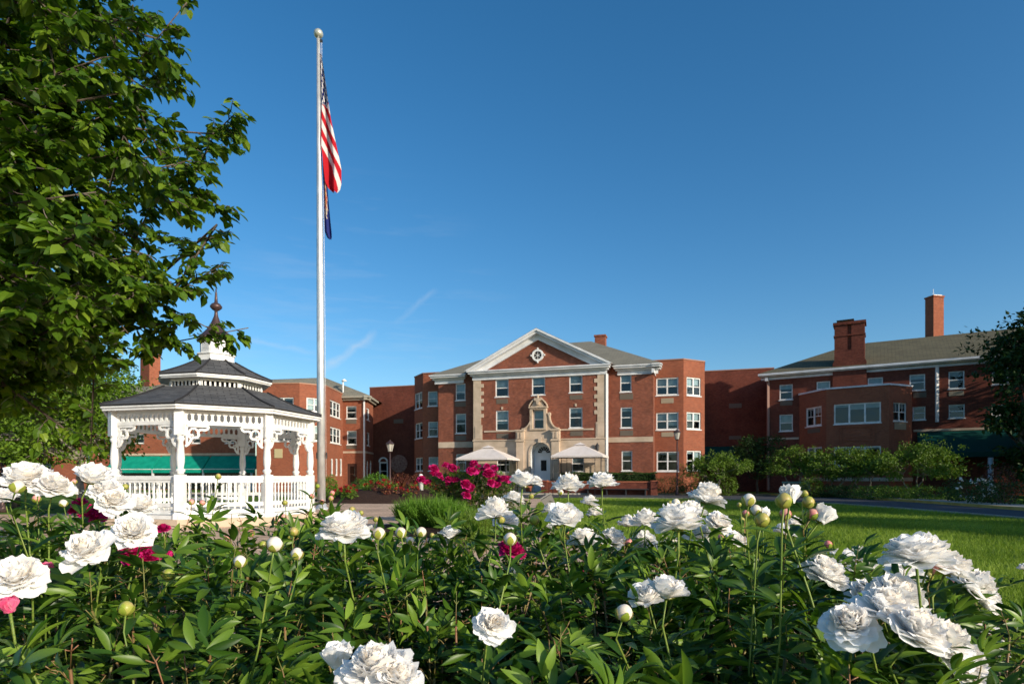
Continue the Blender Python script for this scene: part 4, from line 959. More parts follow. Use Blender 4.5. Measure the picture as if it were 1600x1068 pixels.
for px0, px1, ey, ay, nm2 in ((722, 804.5, 716.5, 696.5, 'left'), (867, 946.5, 712.3, 692, 'right')):
    pm = (px0 + px1) / 2; k = 44.9; c = plane_pt(TH, k, pm); hw = (px1 - px0) / F * c[1] / 2 * 1.03 / (cos(radians(17)) + .0 + abs(sin(radians(17))) * .25)
    t = thing('garden_gazebo', ('pale canvas patio gazebo left of the entrance arch, behind the magenta peonies' if nm2 == 'left' else 'pale canvas patio gazebo between the entrance arch and the clipped hedge'), 'gazebo', (c[0], c[1], 0), 'pale canvas patio gazebos')
    zE = EYE + (HY - ey) / F * c[1]; zA = EYE + (HY - ay - 3.5) / F * c[1]; a17 = A17
    def LP(x, y, z): return (c[0] + x * cos(a17) - y * sin(a17), c[1] + x * sin(a17) + y * cos(a17), z)
    cv = MB(); n = 6; hy_ = hw * .8
    for sx, sy, ax in ((1, 0, 0), (-1, 0, 0), (0, 1, 1), (0, -1, 1)):
        for i in range(n):
            for j in range(4):
                def sp(u, v):  # u across [-1,1], v 0 eave..1 peak
                    zz = zE + (zA - zE) * (v ** .92) - .10 * sin(pi * v) * (1 - u * u) * .5
                    e = 1 - v * .84
                    if ax == 0: return LP(sx * hw * e, u * hy_ * e, zz)
                    return LP(u * hw * e, sy * hy_ * e, zz)
                u0, u1 = -1 + 2 * i / n, -1 + 2 * (i + 1) / n; v0, v1 = j / 4, (j + 1) / 4
                cv.add([sp(u0, v0), sp(u1, v0), sp(u1, v1), sp(u0, v1)], [(0, 1, 2, 3)])
    # valance
    for (x0_, y0_, x1_, y1_) in ((-hw, -hy_, hw, -hy_), (hw, -hy_, hw, hy_), (hw, hy_, -hw, hy_), (-hw, hy_, -hw, -hy_)):
        cv.add([LP(x0_, y0_, zE), LP(x1_, y1_, zE), LP(x1_, y1_, zE - .12), LP(x0_, y0_, zE - .12)], [(0, 1, 2, 3)])
    top = cv.build('canopy', M['canvas'], t)
    cv = MB(); e = .24; zz = zA + .02
    cv.add([LP(-hw * e, -hy_ * e, zz), LP(hw * e, -hy_ * e, zz), LP(hw * e, hy_ * e, zz), LP(-hw * e, hy_ * e, zz), LP(0, 0, zz + .22)], [(0, 1, 4), (1, 2, 4), (2, 3, 4), (3, 0, 4)])
    cv.build('vent_cap', M['canvas'], top)
    for sx in (-1, 1):
        for sy in (-1, 1):
            pm_ = MB(); x_, y_ = sx * hw * .93, sy * hy_ * .93
            pm_.tube([LP(x_, y_, 0), LP(x_, y_, zE)], .035, 6); pm_.tube([LP(x_ - sx * .45, y_, 0), LP(x_ - sx * .45, y_, zE)], .022, 5)
            for zz in (.5, 1.1, 1.7, zE - .3): pm_.tube([LP(x_, y_, zz), LP(x_ - sx * .45, y_, zz)], .014, 4)
            pm_.build('pole', M['metal_dark'], t)
    fm = MB()
    for (a_, b_) in (((-hw, -hy_), (hw, -hy_)), ((hw, -hy_), (hw, hy_)), ((hw, hy_), (-hw, hy_)), ((-hw, hy_), (-hw, -hy_))):
        fm.tube([LP(a_[0] * .93, a_[1] * .93, zE - .04), LP(b_[0] * .93, b_[1] * .93, zE - .04)], .025, 5)
    fm.build('frame', M['metal_dark'], t)
# patio chairs / table under right gazebo
def patio_chair(x, y, ang, label, first=True):
    t = thing('patio_chair', label, 'chair', (x, y, 0), 'dark metal patio chairs'); c_, s_ = cos(ang), sin(ang)
    def q(a, b, z): return (x + a * c_ - b * s_, y + a * s_ + b * c_, z)
    m_ = MB(); m_.hexa([q(-.25, -.25, .43), q(.25, -.25, .43), q(.25, .25, .43), q(-.25, .25, .43), q(-.25, -.25, .47), q(.25, -.25, .47), q(.25, .25, .47), q(-.25, .25, .47)]); m_.build('seat', M['metal_dark'], t)
    m_ = MB(); m_.hexa([q(-.25, .22, .47), q(.25, .22, .47), q(.25, .26, .47), q(-.25, .26, .47), q(-.24, .3, .98), q(.24, .3, .98), q(.24, .33, .98), q(-.24, .33, .98)]); m_.build('backrest', M['metal_dark'], t)
    for sx in (-1, 1):
        for sy in (-1, 1): m_ = MB(); m_.tube([q(sx * .23, sy * .22, 0), q(sx * .23, sy * .22, .44)], .014, 5); m_.build('leg', M['metal_dark'], t)
gc = np.array(plane_pt(TH, 45.9, 893)); 
for dx, dy, an, lb in ((-1.1, .1, 1.3, 'dark patio chair nearest the entrance door under the canvas gazebo'), (1.0, .1, -1.3, 'dark patio chair on the hedge side of the table under the canvas gazebo')): patio_chair(gc[0] + dx, gc[1] + dy - dx * .3, an, lb)
t = thing('patio_table', 'round white topped patio table under the canvas gazebo by the ground floor window', 'table', (gc[0], gc[1], 0)); m_ = MB(); m_.lathe([(.55, 1.30 - .56), (.56, 1.30 - .53)], gc, 20); m_.build('tabletop', M['white'], t)
m_ = MB(); m_.lathe([(.3, 0), (.3, .03), (.04, .06), (.04, .735)], gc, 12); m_.build('pedestal', M['metal_dark'], t)
# terracotta pots by the door
for px, k_, lb in ((862.5, 45.6, 'tall terracotta planter pot standing to the right of the white entrance door'), (826, 45.9, 'terracotta planter pot standing to the left of the entrance arch')):
    c = plane_pt(TH, k_, px); t = thing('planter_pot', lb, 'pot', (*c, 0)); m_ = MB(); m_.lathe([(.18, 0), (.26, .5), (.30, .52), (.30, .6), (.25, .6)], c, 14); m_.build('pot', M['terracotta'], t)
    P_, D = ellip_points(260, (c[0], c[1], .8), (.32, .32, .35), .3, .2); leaves('foliage', P_, D, .1, M['leaf_red'], t)

def lamp_post(px, Y, ytop, ybase, label, warm=False):
    x, _ = PT(px, Y); zt = EYE + (HY - ytop) / F * Y; t = thing('street_lamp', label, 'street lamp', (x, Y, 0), 'lantern street lamps'); hL = .85
    m_ = MB(); m_.lathe([(.16, 0), (.16, .12), (.11, .2), (.09, .55), (.05, .65), (.045, zt - hL)], (x, Y), 12); m_.build('post', M['bronze'], t)
    b = zt - hL
    m_ = MB(); m_.lathe([(.05, b), (.14, b + .05), (.16, b + .08)], (x, Y), 8, False); m_.lathe([(.30, b + .55), (.28, b + .58), (.10, b + .74), (.03, b + .78), (.03, b + .82), (.01, b + .85)], (x, Y), 8, False); 
    for k in range(4):
        a = pi / 4 + k * pi / 2; m_.tube([(x + .15 * cos(a), Y + .15 * sin(a), b + .07), (x + .27 * cos(a), Y + .27 * sin(a), b + .56)], .012, 4)
    ln = m_.build('lantern', M['bronze'], t)
    m_ = MB(); m_.lathe([(.14, b + .08), (.25, b + .549)], (x, Y), 8, False); m_.build('lantern_glass', M['lantern_glass'], ln)
    return t
lamp_post(609.5, 40, 686.5, 765, 'lantern street lamp on a pale post behind the red flower bed')
lamp_post(1058, 43.6, 669, 770, 'dark lantern street lamp standing before the brick bay beside the road')
lamp_post(4, 22, 676, 770, 'lantern street lamp half hidden by the leafy tree at the far left edge')

# flood light
Yf = 20; fx, _ = PT(858, Yf); t = thing('floodlight', 'grey box shaped floodlight tilted upward on the lawn', 'floodlight', (fx, Yf, 0))
m_ = MB(); a_ = .55
pts = []
for z_ in (0, 1):
    for sx, sy in ((-.20, -.1), (.20, -.1), (.20, .12), (-.20, .12)):
        lx, lz = sx * (1 if z_ else .8), .30 * z_; X_ = lx * cos(a_) - lz * sin(a_); Z_ = lx * sin(a_) + lz * cos(a_); pts.append((fx + X_ + .05, Yf + sy * 1.3, Z_ + .36))
m_.hexa(pts); m_.build('housing', mat('floodlight_paint', (.22, .20, .18), .5), t)
m_ = MB(); m_.hexa([(p[0] - .012, p[1], p[2] + .02) for p in pts[4:]] + [(p[0] - .03, p[1], p[2] + .05) for p in pts[4:]]); m_.build('lens', mat('floodlight_glass', (.30, .29, .27), .2, .6), t)
m_ = MB(); m_.box(fx - .03, fx + .03, Yf - .02, Yf + .02, 0, .3); m_.box(fx - .12, fx + .12, Yf - .1, Yf + .1, 0, .03); m_.build('bracket', M['metal_dark'], t)
# white bollard light
c = PT(657.5, 33); t = thing('bollard_light', 'short white bollard light behind the magenta peonies', 'bollard', (*c, 0)); m_ = MB(); m_.lathe([(.13, 0), (.13, 1.2), (.17, 1.22), (.17, 1.28)], c, 12); m_.build('post', M['white'], t); m_ = MB(); m_.lathe([(.11, 1.281), (.11, 1.4), (.05, 1.46)], c, 12); m_.build('cap', M['white'], t)
# garden bench right
def bench(px, Y, label):
    x, _ = PT(px, Y); t = thing('garden_bench', label, 'bench', (x, Y, 0)); a = radians(-25); 
    def q(u, v, z): return (x + u * cos(a) - v * sin(a), Y + u * sin(a) + v * cos(a), z)
    def bx(m_, u0, u1, v0, v1, z0, z1): m_.hexa([q(u0, v0, z0), q(u1, v0, z0), q(u1, v1, z0), q(u0, v1, z0), q(u0, v0, z1), q(u1, v0, z1), q(u1, v1, z1), q(u0, v1, z1)])
    m_ = MB(); [bx(m_, -.85, .85, -.25 + k * .1, -.17 + k * .1, .44, .47) for k in range(5)]; m_.build('seat', M['bench_green'], t)
    m_ = MB(); bx(m_, -.85, .85, .26, .30, .92, 1.0); bx(m_, -.85, .85, .26, .30, .5, .56); [bx(m_, -.8 + k * .1, -.75 + k * .1, .265, .295, .561, .919) for k in range(17)]; m_.build('backrest', M['bench_green'], t)
    for sx in (-.82, .76):
        for sy in (-.25, .24): m_ = MB(); bx(m_, sx, sx + .06, sy, sy + .06, 0, .438); m_.build('leg', M['bench_green'], t)
        m_ = MB(); bx(m_, sx, sx + .06, -.28, .255, .64, .68); bx(m_, sx, sx + .06, -.25, -.2, .475, .639); m_.build('armrest', M['bench_green'], t)
bench(1243, 40.5, 'weathered green slatted garden bench under the small maples')

# ------------------------------------------------------------------ white gazebo
GX, GY = -8.615, 17.7; PHI = radians(-126.6)
gz = thing('gazebo', 'white octagonal wooden gazebo with grey shingled double roof, cupola and turned posts', 'gazebo', (GX, GY, 0))
def GP(k, r, z): a = PHI + k * pi / 4; return (GX + r * cos(a), GY + r * sin(a), z)
def gwall(r, k): a, b = GP(k, r, 0), GP(k + 1, r, 0); return Wall(a[:2], b[:2], 0, 3)
REa = 2.94; RPo = 2.64
g = MB(); g.lathe([(REa - .1, .0), (REa - .1, .22)], (GX, GY), 8, False, PHI); g.build('floor', M['stone'], gz)
g = MB(); g.lathe([(2.78, .225), (2.78, .32)], (GX, GY), 8, False, PHI); g.build('deck', M['white'], gz)
post_prof = [(.125, .32), (.125, 1.32), (.10, 1.34), (.075, 1.37), (.11, 1.41), (.11, 1.45), (.068, 1.49), (.092, 1.62), (.098, 1.75), (.085, 1.95), (.065, 2.15), (.098, 2.20), (.098, 2.24), (.07, 2.27), (.11, 2.31)]
for k in range(8):
    x, y, _ = GP(k, RPo, 0); m_ = MB(); a = PHI + k * pi / 4
    m_.rbox(x, y, a, .22, .22, .32, 1.33); m_.lathe(post_prof[2:], (x, y), 14); m_.rbox(x, y, a, .22, .22, 2.311, 3.0); m_.rbox(x, y, a, .26, .26, .18, .36)
    m_.build('post', M['white'], gz)
for k in range(8):
    wl = gwall(RPo, k); Lh = wl.len
    if k != 4:  # opening at the back
        m_ = MB(); wl.beam(m_, .1, Lh - .1, -.05, .05, 1.20, 1.30); wl.beam(m_, .1, Lh - .1, -.03, .03, 1.13, 1.197); wl.beam(m_, .1, Lh - .1, -.04, .04, .52, .62); wl.beam(m_, .1, Lh - .1, -.045, .045, .34, .44)
        rl = m_.build('railing', M['white'], gz)
        nb_ = 12; m_ = MB()
        for j in range(nb_):
            s_ = .12 + (Lh - .24) * (j + .5) / nb_; p_ = wl.pt(s_, 0, 0)
            m_.lathe([(.022, .44), (.03, .5), (.03, .62), (.018, .66), (.03, .78), (.018, .90), (.026, 1.02), (.016, 1.07), (.03, 1.10), (.03, 1.13)], (p_[0], p_[1]), 6)
        m_.build('balusters', M['white'], rl)
    # frieze
    m_ = MB(); wl.beam(m_, .1, Lh - .1, -.03, .03, 2.58, 2.665); wl.beam(m_, .1, Lh - .1, -.03, .03, 2.86, 2.96); nb_ = 12
    for j in range(nb_ + 1):
        s_ = .12 + (Lh - .24) * j / nb_; wl.beam(m_, s_ - .03, s_ + .03, -.02, .02, 2.665, 2.86)
    for j in range(nb_):  # rounded ends
        s_ = .12 + (Lh - .24) * (j + .5) / nb_; hwid = (Lh - .24) / nb_ / 2 - .03
        for zz, sg in ((2.665, 1), (2.86, -1)):
            for sx in (-1, 1):
                q_ = [(s_ + sx * hwid, zz), (s_ + sx * (hwid - .035), zz), (s_ + sx * hwid, zz + sg * .045)]; 
                if sx * sg > 0: q_ = q_[::-1]
                wl.ext(m_, q_, -.018, .018)
    m_.build('frieze', M['white'], gz)
    # scroll brackets at both ends
    for sd in (0, 1):
        m_ = MB(); X = lambda s: .11 + s if sd == 0 else Lh - .11 - s
        def ribbon(pts, wd):
            for i in range(len(pts) - 1):
                (x0_, z0_), (x1_, z1_) = pts[i], pts[i + 1]; d_ = np.array([x1_ - x0_, z1_ - z0_]); d_ /= np.linalg.norm(d_) + 1e-9; nn = np.array([-d_[1], d_[0]]) * wd / 2
                e_ = d_ * .006
                P4 = [(X(x0_ - nn[0] - e_[0]), 2.58 - (z0_ - nn[1] - e_[1])), (X(x1_ - nn[0] + e_[0]), 2.58 - (z1_ - nn[1] + e_[1])), (X(x1_ + nn[0] + e_[0]), 2.58 - (z1_ + nn[1] + e_[1])), (X(x0_ + nn[0] - e_[0]), 2.58 - (z0_ + nn[1] - e_[1]))]
                wl.ext(m_, P4, -.018 - .0006 * i, .018 + .0006 * i)
        # outer S shaped edge from top outward to post down; (s, depth below frieze)
        ribbon([(.0, .03), (.52, .03)], .05)
        ribbon([(.52, .03), (.50, .10), (.44, .13), (.36, .12), (.30, .14), (.28, .20), (.30, .26), (.26, .32), (.18, .32), (.13, .35), (.11, .42), (.06, .50), (.0, .54)], .055)
        ribbon([(.28 + .0, .16), (.22, .10), (.14, .10), (.09, .15), (.08, .22), (.11, .27), (.17, .26)], .045)
        ribbon([(.03, .0), (.03, .54)], .05)
        ribbon([(.13, .35), (.07, .30), (.04, .24)], .04)
        m_.build('bracket', M['white'], gz)
    # inner beam (ceiling ring)
m_ = MB(); m_.lathe([(2.70, 2.965), (2.70, 3.0), (.3, 3.02)], (GX, GY), 8, False, PHI); m_.build('ceiling', M['trim'], gz)
def octroof(r0, z0, r1, z1, sag=.0, th_=.05):
    m_ = MB(); n = 6
    for k in range(8):
        for i in range(n):
            t0, t1 = i / n, (i + 1) / n
            R_ = lambda t: r0 + (r1 - r0) * t; Z_ = lambda t: z0 + (z1 - z0) * t - sag * sin(pi * t)
            a, b, c, d = GP(k, R_(t0), Z_(t0)), GP(k + 1, R_(t0), Z_(t0)), GP(k + 1, R_(t1), Z_(t1)), GP(k, R_(t1), Z_(t1))
            hw0, hw1 = R_(t0) * sin(pi / 8), R_(t1) * sin(pi / 8); L0_ = (r0 - R_(t0)) * 1.1; L1_ = (r0 - R_(t1)) * 1.1
            m_.add([a, b, c, d], [(0, 1, 2, 3)], [[(-hw0 + k * .13, L0_), (hw0 + k * .13, L0_), (hw1 + k * .13, L1_), (-hw1 + k * .13, L1_)]])
        # edge
        a, b = GP(k, r0, z0), GP(k + 1, r0, z0); a2, b2 = GP(k, r0, z0 - th_), GP(k + 1, r0, z0 - th_); m_.add([a2, b2, b, a], [(0, 1, 2, 3)], [[(0, 0), (.01, 0), (.01, .01), (0, .01)]])
        # hip cap
    for k in range(8):
        m_.tube([GP(k, r0 + (r1 - r0) * i / n, z0 + (z1 - z0) * i / n - sag * sin(pi * i / n) + .012) for i in range(n + 1)], .03, 4)
    return m_
octroof(REa + .03, 3.10, 1.42, 3.74, .05).build('lower_roof', M['slate'], gz)
octroof(1.56, 4.09, .52, 4.60, .03).build('upper_roof', M['slate'], gz)
def fascia(r, z0, z1, o):
    m_ = MB()
    for k in range(8):
        wl = gwall(r, k); wl.beam(m_, 0, wl.len, -.05, 0, z0, z1); wl.beam(m_, -.01, wl.len + .01, -.05, .035, z1 - .05, z1 + .002)
    return m_
fascia(REa - .02, 2.94, 3.055, 0).build('fascia', M['white'], gz); fascia(1.52, 3.955, 4.045, 0).build('fascia', M['white'], gz)
m_ = MB(); m_.lathe([(1.5, 3.96), (1.2, 3.965)], (GX, GY), 8, False, PHI); m_.build('soffit', M['trim'], gz)
m_ = MB()
for k in range(8):
    wl = gwall(1.26, k); wl.beam(m_, 0, wl.len, -.03, .0, 3.66, 3.745); wl.beam(m_, 0, wl.len, -.03, .0, 3.89, 3.95)
    for j in range(9):
        s_ = wl.len * j / 8; wl.beam(m_, s_ - (.022 if 0 < j < 8 else .05), s_ + (.022 if 0 < j < 8 else .05), -.028, -.002, 3.745, 3.89)
m_.build('upper_frieze', M['white'], gz)
m_ = MB(); m_.lathe([(1.15, 3.7), (1.15, 3.95)], (GX, GY), 8, False, PHI); m_.build('attic', M['dark'], gz)
m_ = MB(); m_.lathe([(.50, 4.52), (.50, 4.76), (.54, 4.78), (.54, 4.81), (.43, 4.83), (.43, 5.20), (.50, 5.23), (.50, 5.27)], (GX, GY), 8, False, PHI); cu = m_.build('cupola', M['white'], gz)
for k in range(8):
    m_ = MB(); wl = gwall(.435, k)
    for j in range(8): wl.beam(m_, .06, wl.len - .06, 0, .012, 4.87 + j * .038, 4.89 + j * .038)
    m_.build('louvre_panel', M['trim'], cu)
m_ = MB(); m_.lathe([(.52, 5.271), (.50, 5.30), (.36, 5.42), (.24, 5.56), (.13, 5.76), (.06, 5.94), (.045, 6.03), (.045, 6.1), (.10, 6.13), (.16, 6.19), (.165, 6.24), (.12, 6.30), (.05, 6.34), (.04, 6.45), (.028, 6.6), (.035, 6.62), (.02, 6.64), (.004, 6.95)], (GX, GY), 12); m_.build('finial', M['bronze'], gz)
# white bench inside
t = thing('bench', 'plain white slatted bench standing inside the gazebo behind the railing', 'bench', (GX + .5, GY + .9, .32)); m_ = MB(); m_.box(GX - .6, GX + 1.4, GY + .7, GY + 1.1, .72, .78); m_.build('seat', M['white'], t)
m_ = MB(); [m_.box(GX - .55 + k * .2, GX - .5 + k * .2, GY + 1.12, GY + 1.15, .8, 1.1) for k in range(10)]; m_.box(GX - .6, GX + 1.4, GY + 1.115, GY + 1.155, 1.101, 1.16); m_.box(GX - .6, GX + 1.4, GY + 1.115, GY + 1.155, .75, .80); m_.build('backrest', M['white'], t)
for dx in (-.55, 1.3):
    m_ = MB(); m_.box(GX + dx, GX + dx + .06, GY + .72, GY + .78, .32, .719); m_.build('leg', M['white'], t); m_ = MB(); m_.box(GX + dx, GX + dx + .06, GY + 1.02, GY + 1.08, .32, .719); m_.build('leg', M['white'], t)

# ------------------------------------------------------------------ flagpole and flags
FY = 24.0; FX = (502.5 - 800) / F * FY
zt = EYE + (HY - 61) / F * FY
t = thing('flagpole', 'tall brushed metal flagpole with a round ball on top, behind the gazebo', 'flagpole', (FX, FY, 0)); dxp = (497.5 - 502.5) / F * FY
m_ = MB(); m_.tube([(FX, FY, 0), (FX + dxp * .25, FY, zt * .25), (FX + dxp * .5, FY, zt * .5), (FX + dxp * .75, FY, zt * .75), (FX + dxp, FY, zt)], [.155, .15, .135, .105, .07], 20); m_.build('pole', M['alu'], t)
m_ = MB(); m_.lathe([(.34, 0), (.34, .04), (.2, .10), (.18, .22)], (FX, FY), 20); m_.build('base_flange', M['alu'], t)
m_ = MB(); cx_, cz_ = FX + dxp, zt + .2; m_.lathe([(.02 + .165 * sin(pi * k / 10), cz_ - .165 * cos(pi * k / 10)) for k in range(11)], (cx_, FY), 16); m_.tube([(cx_, FY, zt), (cx_, FY, zt + .1)], .03, 6); m_.build('ball', M['ball'], t)
m_ = MB(); m_.box(cx_ - .03, cx_ + .16, FY - .04, FY + .04, zt - .12, zt - .04); m_.build('pulley', M['metal_dark'], t)
m_ = MB(); hx = .12; m_.tube([(cx_ + .13, FY, zt - .1), (FX + dxp * .5 + .18, FY, zt * .5), (FX + .2, FY - .05, 1.3)], .008, 4); m_.build('halyard', M['white'], t)
m_ = MB(); 
for sx in (-.2, .17): m_.box(FX + sx, FX + sx + .04, FY - .05, FY + .05, EYE + .75, EYE + 1.0)
m_.build('cleat', M['metal_dark'], t)
def flag(name, label, ztop, edge, hoist, m):
    """edge: list of (px,py) of the free (right) outline; left side hangs along the pole"""
    nu, nv = 26, 30; V = []; UV = []
    return None
def cloth(name, label, outline, m, uvf, folds=3, amp=.10):
    nv, nu = 44, 20; mb = MB(); vs = []; uvs = []
    ys = [o[0] for o in outline]
    for i in range(nv + 1):
        py = ys[0] + (ys[-1] - ys[0]) * i / nv
        xl = np.interp(py, ys, [o[1] for o in outline]); xr = np.interp(py, ys, [o[2] for o in outline])
        for j in range(nu + 1):
            u = j / nu; px = xl + (xr - xl) * (u + .02 * sin(u * 2 * pi * folds)) ; Y = FY + amp * sin(u * 2 * pi * folds + py * .02) * (.3 + .7 * min(1, (xr - xl) / 20))
            vs.append(((px - 800) / F * FY, Y, EYE + (HY - py) / F * FY)); uvs.append(uvf(u, i / nv))
    fs = []; fu = []
    for i in range(nv):
        for j in range(nu):
            q_ = (i * (nu + 1) + j, (i + 1) * (nu + 1) + j, (i + 1) * (nu + 1) + j + 1, i * (nu + 1) + j + 1); fs.append(q_); fu.append([uvs[k] for k in q_])
    mb.add(vs, fs, fu, smooth=True); return tag(mb.build(name, m), label, 'flag')
def uv_us(u, v):
    # hanging from the top corner: canton at the top, stripes running down at a slant
    if v < .42: return (.06 + .33 * u, .99 - .50 * (v / .42) * .98 - .02 * u) 
    w_ = (v - .42) / .58
    return (.42 + .5 * u, (.53 - .64 * w_ + .30 * u * (1 - w_ * .4)) % 1.0)
def uv_us(u, v):
    U = .05 + .30 * u + 1.0 * max(0, v - .34) * (.4 + .6 * u)
    Vv = .985 - 1.22 * v * (1 - .28 * u) 
    if v < .38: Vv = max(Vv, 6.05 / 13 + (.38 - v) * .6)
    else: Vv = 6.0 / 13 - (v - .38) * 1.0 + .26 * (u - .3) * (.4 + v) 
    if v < .38: U = min(U, .385)
    else: U = .45 + .4 * u
    return (U, max(.005, min(.995, Vv)))
cloth('flag', 'striped red and white flag with starred blue corner hanging limp from the flagpole', [(84, 500, 502), (120, 500.5, 508), (160, 502, 514), (188, 502.5, 518), (230, 504, 526), (262, 507, 532), (285, 509, 531.5), (296, 514, 529), (300, 519, 526)], us_flag_mat(), uv_us, 1.25, .16)
cloth('flag', 'navy blue state flag with a gold and red crest hanging below the striped flag', [(236, 504, 506), (270, 505, 510), (300, 505.5, 512), (340, 506, 516), (362, 507, 518.5), (371, 511, 519), (374, 515, 518)], mat('navy_flag_cloth', (.02, .03, .15), .8, .1, state_flag_mat(), trans=.15), lambda u, v: (.15 + .7 * u, 1 - v), 1.5, .08)

# ------------------------------------------------------------------ trees
def limb(p0, p1, n=6, wob=.12, sag=0):
    p0, p1 = np.array(p0, float), np.array(p1, float); L_ = np.linalg.norm(p1 - p0); pts = [p0]
    for i in range(1, n): t = i / n; pts.append(p0 + (p1 - p0) * t + NP.normal(size=3) * wob * L_ * .12 + np.array([0, 0, sag * sin(pi * t) * L_]))
    return pts + [p1]
def tree(name, label, loc, trunk_h, clumps, nleaf, size, m, barkm, trunk_r=.15, group=None, stems=1, T=LEAF2, inner=.35, noise=.35, up=.4, droop=.25):
    """clumps: (x,y,z,rx,ry,rz) relative to loc"""
    x, y, z0 = loc; t = thing(name, label, 'tree', loc, group)
    tm = MB(); forks = []
    for s_ in range(stems):
        a = 2 * pi * s_ / stems + .7; top = (x + (stems > 1) * .5 * cos(a) * trunk_h, y + (stems > 1) * .5 * sin(a) * trunk_h, z0 + trunk_h)
        tm.tube(limb((x + (stems > 1) * .06 * cos(a), y, z0 - .05), top, 5, .3), [trunk_r * (1 - .07 * i) for i in range(6)], 8); forks.append(top)
    tm.build('trunk', barkm, t)
    bm = MB(); vol = np.array([c[3] * c[4] * c[5] for c in clumps]) ** .75; vol /= vol.sum(); P_ = []; D_ = []
    for c, v in zip(clumps, vol):
        cc = np.array([x + c[0], y + c[1], z0 + c[2]]); f_ = min(forks, key=lambda q_: np.linalg.norm(np.array(q_) - cc))
        bm.tube(limb(f_, cc, 6, .5), [trunk_r * .55 * (1 - .13 * i) for i in range(7)], 6)
        for k in range(5):
            d = unit(1)[0]; bm.tube(limb(cc, cc + d * np.array(c[3:]) * .85, 4, .5), [trunk_r * .14 * (1 - .2 * i) for i in range(5)], 4)
        n = int(nleaf * v); 
        # leaf sprays: many small tufts through the clump
        nt_ = max(4, n // 22); cp_, cd_ = ellip_points(nt_, cc, c[3:], inner, noise); per = n // nt_ + 1
        off = NP.normal(size=(nt_ * per, 3)) * np.array([1, 1, .55]) * (min(c[3:]) * .16 + size * .6)
        P_.append(np.repeat(cp_, per, 0) + off); D_.append(np.repeat(cd_, per, 0))
    bm.build('branches', barkm, t)
    leaves('crown', np.concatenate(P_), np.concatenate(D_), size, m, t, T=T, up=up, droop=droop)
    return t
def rclumps(n, cx, cy, cz, rx, ry, rz, s0, s1):
    out = []
    for k in range(n):
        d = unit(1)[0] * NP.uniform(.35, 1) ** .5; s_ = NP.uniform(s0, s1); out.append((cx + d[0] * rx, cy + d[1] * ry, cz + d[2] * rz, s_, s_, s_ * .7))
    return out
def at(px, py, Y): return np.array([(px - 800) / F * Y, Y, EYE + (HY - py) / F * Y])

# near linden tree: trunk off to the left, limbs reaching into the picture
tx, ty = -7.6, 6.2
lt = thing('linden_tree', 'large broad leaved tree with long leafy boughs reaching over the white gazebo', 'tree', (tx, ty, 0))
m_ = MB(); trunk_pts = [(tx, ty, -.05), (tx + .03, ty, 1.0), (tx - .02, ty + .05, 2.2), (tx + .05, ty, 3.6), (tx, ty - .05, 5.4), (tx + .1, ty, 8.2)]
m_.tube(trunk_pts, [.26, .22, .2, .17, .13, .05], 12); m_.build('trunk', M['bark'], lt)
boughs = [ # (tip px, py, Y), start height, thickness of foliage
 ((292, 4, 6.6), 4.6), ((245, 60, 5.6), 4.2), ((365, 180, 6.8), 3.6), ((330, 215, 7.3), 3.3), ((300, 250, 6.0), 3.2), ((250, 120, 7.4), 4.2), ((338, 318, 6.6), 3.0), ((280, 335, 5.6), 2.8), ((350, 412, 6.9), 2.6), ((285, 385, 7.6), 2.6),
 ((240, 430, 6.0), 2.4), ((222, 480, 7.0), 2.2), ((388, 512, 7.0), 2.0), ((268, 440, 6.6), 2.3), ((200, 520, 6.4), 2.0), ((170, 560, 6.0), 1.9), ((200, 470, 5.2), 2.1), ((120, 500, 5.0), 1.9), ((160, 400, 5.0), 2.3), ((150, 300, 4.9), 2.8), ((140, 200, 5.0), 3.2), ((160, 90, 5.2), 3.7),
 ((80, 20, 5.0), 4.0), ((60, 140, 4.6), 3.4), ((50, 260, 4.5), 2.9), ((60, 380, 4.5), 2.4), ((40, 480, 4.7), 2.0), ((60, 560, 6.5), 2.0), ((200, 20, 7.5), 4.8), ((120, -40, 6.0), 4.6), ((210, 200, 8.0), 3.6), ((220, 350, 8.2), 2.9), ((150, 470, 8.4), 2.4), ((90, 350, 8.0), 2.8), ((60, 180, 8.0), 3.6), ((230, -60, 6.5), 5.2), ((20, 60, 5.6), 3.8), ((10, 330, 5.6), 2.6), ((10, 430, 6.2), 2.3), ((100, 90, 7.6), 4.0), ((30, 530, 5.6), 1.9),
 ((40, 600, 6.4), 1.9), ((100, 585, 6.8), 1.9), ((10, 555, 5.4), 1.8), ((70, 525, 5.8), 2.0), ((30, 640, 7.6), 1.8), ((150, 580, 7.4), 1.9), ((60, 600, 7.5), 1.9), ((150, 545, 7.8), 2.1), ((190, 490, 7.6), 2.2), ((20, 620, 8.5), 1.9), ((110, 560, 9.0), 2.2), ((330, 225, 6.2), 3.5), ((235, 290, 6.6), 3.0), ((235, 400, 6.4), 2.6), ((366, 533, 7.1), 1.9), ((180, 240, 5.8), 3.2), ((200, 300, 7.0), 2.9), ((215, 420, 7.2), 2.5), ((90, 250, 7.4), 3.0), ((60, 100, 7.0), 3.9), ((130, 20, 6.6), 4.3), ((180, 380, 6.2), 2.6), ((130, 250, 6.4), 3.0), ((100, 430, 6.6), 2.3), ((190, 130, 6.2), 3.8)]
bm = MB(); LP_, LD_ = [], []
